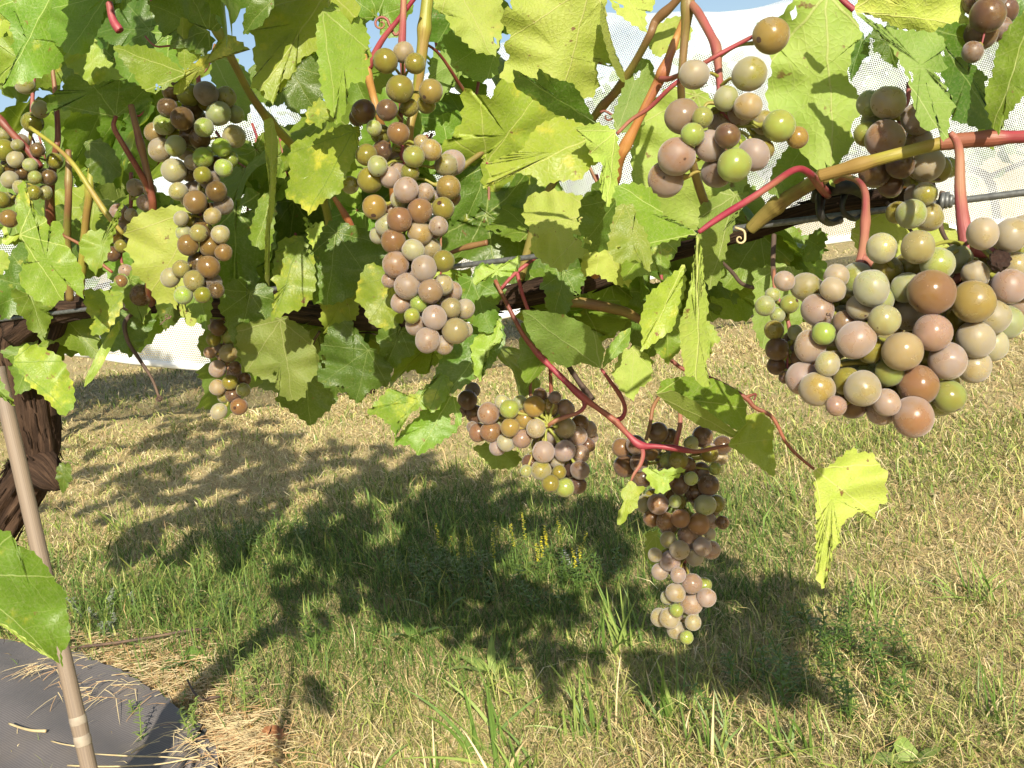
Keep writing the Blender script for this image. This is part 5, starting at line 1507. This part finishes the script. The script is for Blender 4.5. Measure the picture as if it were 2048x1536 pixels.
weed('leafy_weed', 'broad pale leaves at the bottom edge on the right', 'weed', gp(1825, 1545), rosette(4, .10, .045, 'weedlight', 1.4))
weed('leafy_weed', 'small round leaved weed at the bottom left in the straw', 'weed', gp(590, 1500), rosette(6, .05, .03, 'weedlight', .5))
weed('leafy_weed', 'small leafy weed left of the lowest bunch shadow', 'weed', gp(1040, 1370), rosette(5, .05, .028, 'weedlight', .7))
for x, y, n, ln, wd, lb in [(985, 1500, 9, .25, .011, 'tall wide bladed grass tuft at the bottom middle'), (1180, 1460, 12, .20, .009, 'wide bladed grass tuft at the shadow edge right of the bottom middle'), (1345, 1440, 10, .19, .011, 'wide bladed grass tuft half in shade under the lowest bunch'),
                            (1430, 1520, 9, .17, .010, 'wide bladed grass tuft at the bottom edge below the lowest bunch'), (1255, 1300, 16, .24, .008, 'tall dark grass tuft in shade left of the lowest bunch'), (1035, 1560, 9, .15, .010, 'grass tuft at the bottom edge right of the tall tuft'),
                            (1600, 1520, 8, .20, .010, 'arching grass tuft at the bottom right of centre'), (1960, 1200, 12, .20, .009, 'upright grass tuft near the right edge'), (880, 1080, 10, .24, .006, 'tall thin grass tuft with seed stalks behind the yellow flowers'),
                            (770, 1150, 16, .17, .006, 'dense fine grass tuft in shade left of the yellow flowers'), (1580, 1010, 9, .17, .007, 'grass tuft right of the lowest bunch in the sun'), (250, 1060, 14, .20, .006, 'fine grass tuft in shade right of the trunk'), (1990, 1450, 12, .18, .006, 'brownish grass tuft near the bottom right corner'),
                            (720, 1545, 7, .12, .010, 'pale dry grass tuft at the bottom edge left of centre'), (860, 1560, 7, .13, .010, 'pale dry grass tuft at the bottom edge near the middle'), (1750, 1230, 12, .15, .007, 'grass tuft in the sunny turf under the right leaf')]:
    weed('grass_tuft', lb, 'grass', gp(x, y), grass_clump(int(n * 1.5), ln * .8, wd * .85, ('weed', 'weedlight'), .03, .5, .7 if 'dry' in lb else .08), 'coarse grass tufts')

# twigs and bits on the mat
def bit(name, label, cat, pts, r, mat):
    mb = MB()
    P3 = []
    for x, y in pts:
        q = G(x, y, .045)
        P3.append((q, r * random.uniform(.7, 1.1)))
    mb.tube(P3, 6, 4)
    tag(mb.build(name, [M[mat]]), label, cat)


bit('straw_bit', 'pale curved straw lying on the mat left of the stake', 'straw', [(18, 1447), (40, 1455), (65, 1461), (92, 1462)], .004, 'straw')
bit('straw_bit', 'thin straw lying on the mat just beside the stake', 'straw', [(102, 1482), (125, 1488), (150, 1492)], .002, 'straw')
bit('straw_bit', 'long pale straw across the bottom of the mat', 'straw', [(135, 1531), (220, 1533), (320, 1528), (400, 1512)], .002, 'straw')
bit('straw_bit', 'long pale straw across the mat above the lowest one', 'straw', [(190, 1508), (260, 1512), (330, 1514), (400, 1520)], .002, 'straw')
bit('straw_bit', 'short straw in the shadow on the mat', 'straw', [(262, 1506), (275, 1498), (290, 1490)], .003, 'straw')
bit('fallen_cane', 'dry brown cane lying across the straw behind the mat', 'twig', [(135, 1296), (220, 1287), (300, 1275), (370, 1262), (425, 1256)], .005, 'twig')
bit('fallen_cane', 'grey broken cane in the straw right of the mat', 'twig', [(375, 1360), (388, 1385), (405, 1400), (420, 1396), (440, 1392)], .004, 'twig')
mb = MB()
mb.blade(G(528, 1462, .03), G(575, 1470, .03) - G(528, 1462, .03), .07, .028, .1, 0, 9, Vector((0.2, -.8, 1)))
for v in mb.v: v += Vector((random.uniform(-1, 1), random.uniform(-1, 1), random.uniform(-.2, 1.2))) * .006
tag(mb.build('dead_leaf', [M['deadbrown']]), 'crumpled rust brown dead leaf on the turf at bottom left', 'dead leaf')

# a tangle of straw pulled over the mat edge: nobody could count it
mb = MB()
rs = random.Random(5)
for _ in range(1500):
    c = rs.random()
    if c < .07: x, y = rs.gauss(75, 22), rs.gauss(1333, 6)
    elif c < .50: x, y = rs.gauss(450, 60), rs.gauss(1480, 40)
    else: x, y = rs.uniform(110, 420), rs.uniform(1262, 1400)
    q = G(x, y, .030)
    if in_poly(q.x, q.y, MAT_POLY):
        if rs.random() < .7: continue
        q = G(x, y, .045)
    a = rs.gauss(0.2, .75) + (math.pi if rs.random() < .5 else 0)
    mb.blade(q, Vector((math.cos(a), math.sin(a), rs.uniform(-.05, .28))), rs.uniform(.03, .12), rs.uniform(.0014, .0028), rs.uniform(.3, .9), rs.choice((0, 0, 1)), 3, Vector((0, -.6, 1)), taper=.5)
tag(mb.build('straw_litter', [M['straw'], M['deadstraw']]), 'tangle of dry straw spilling over the mat edge', 'straw', kind='stuff')
print('leaves', N_LEAF[0])
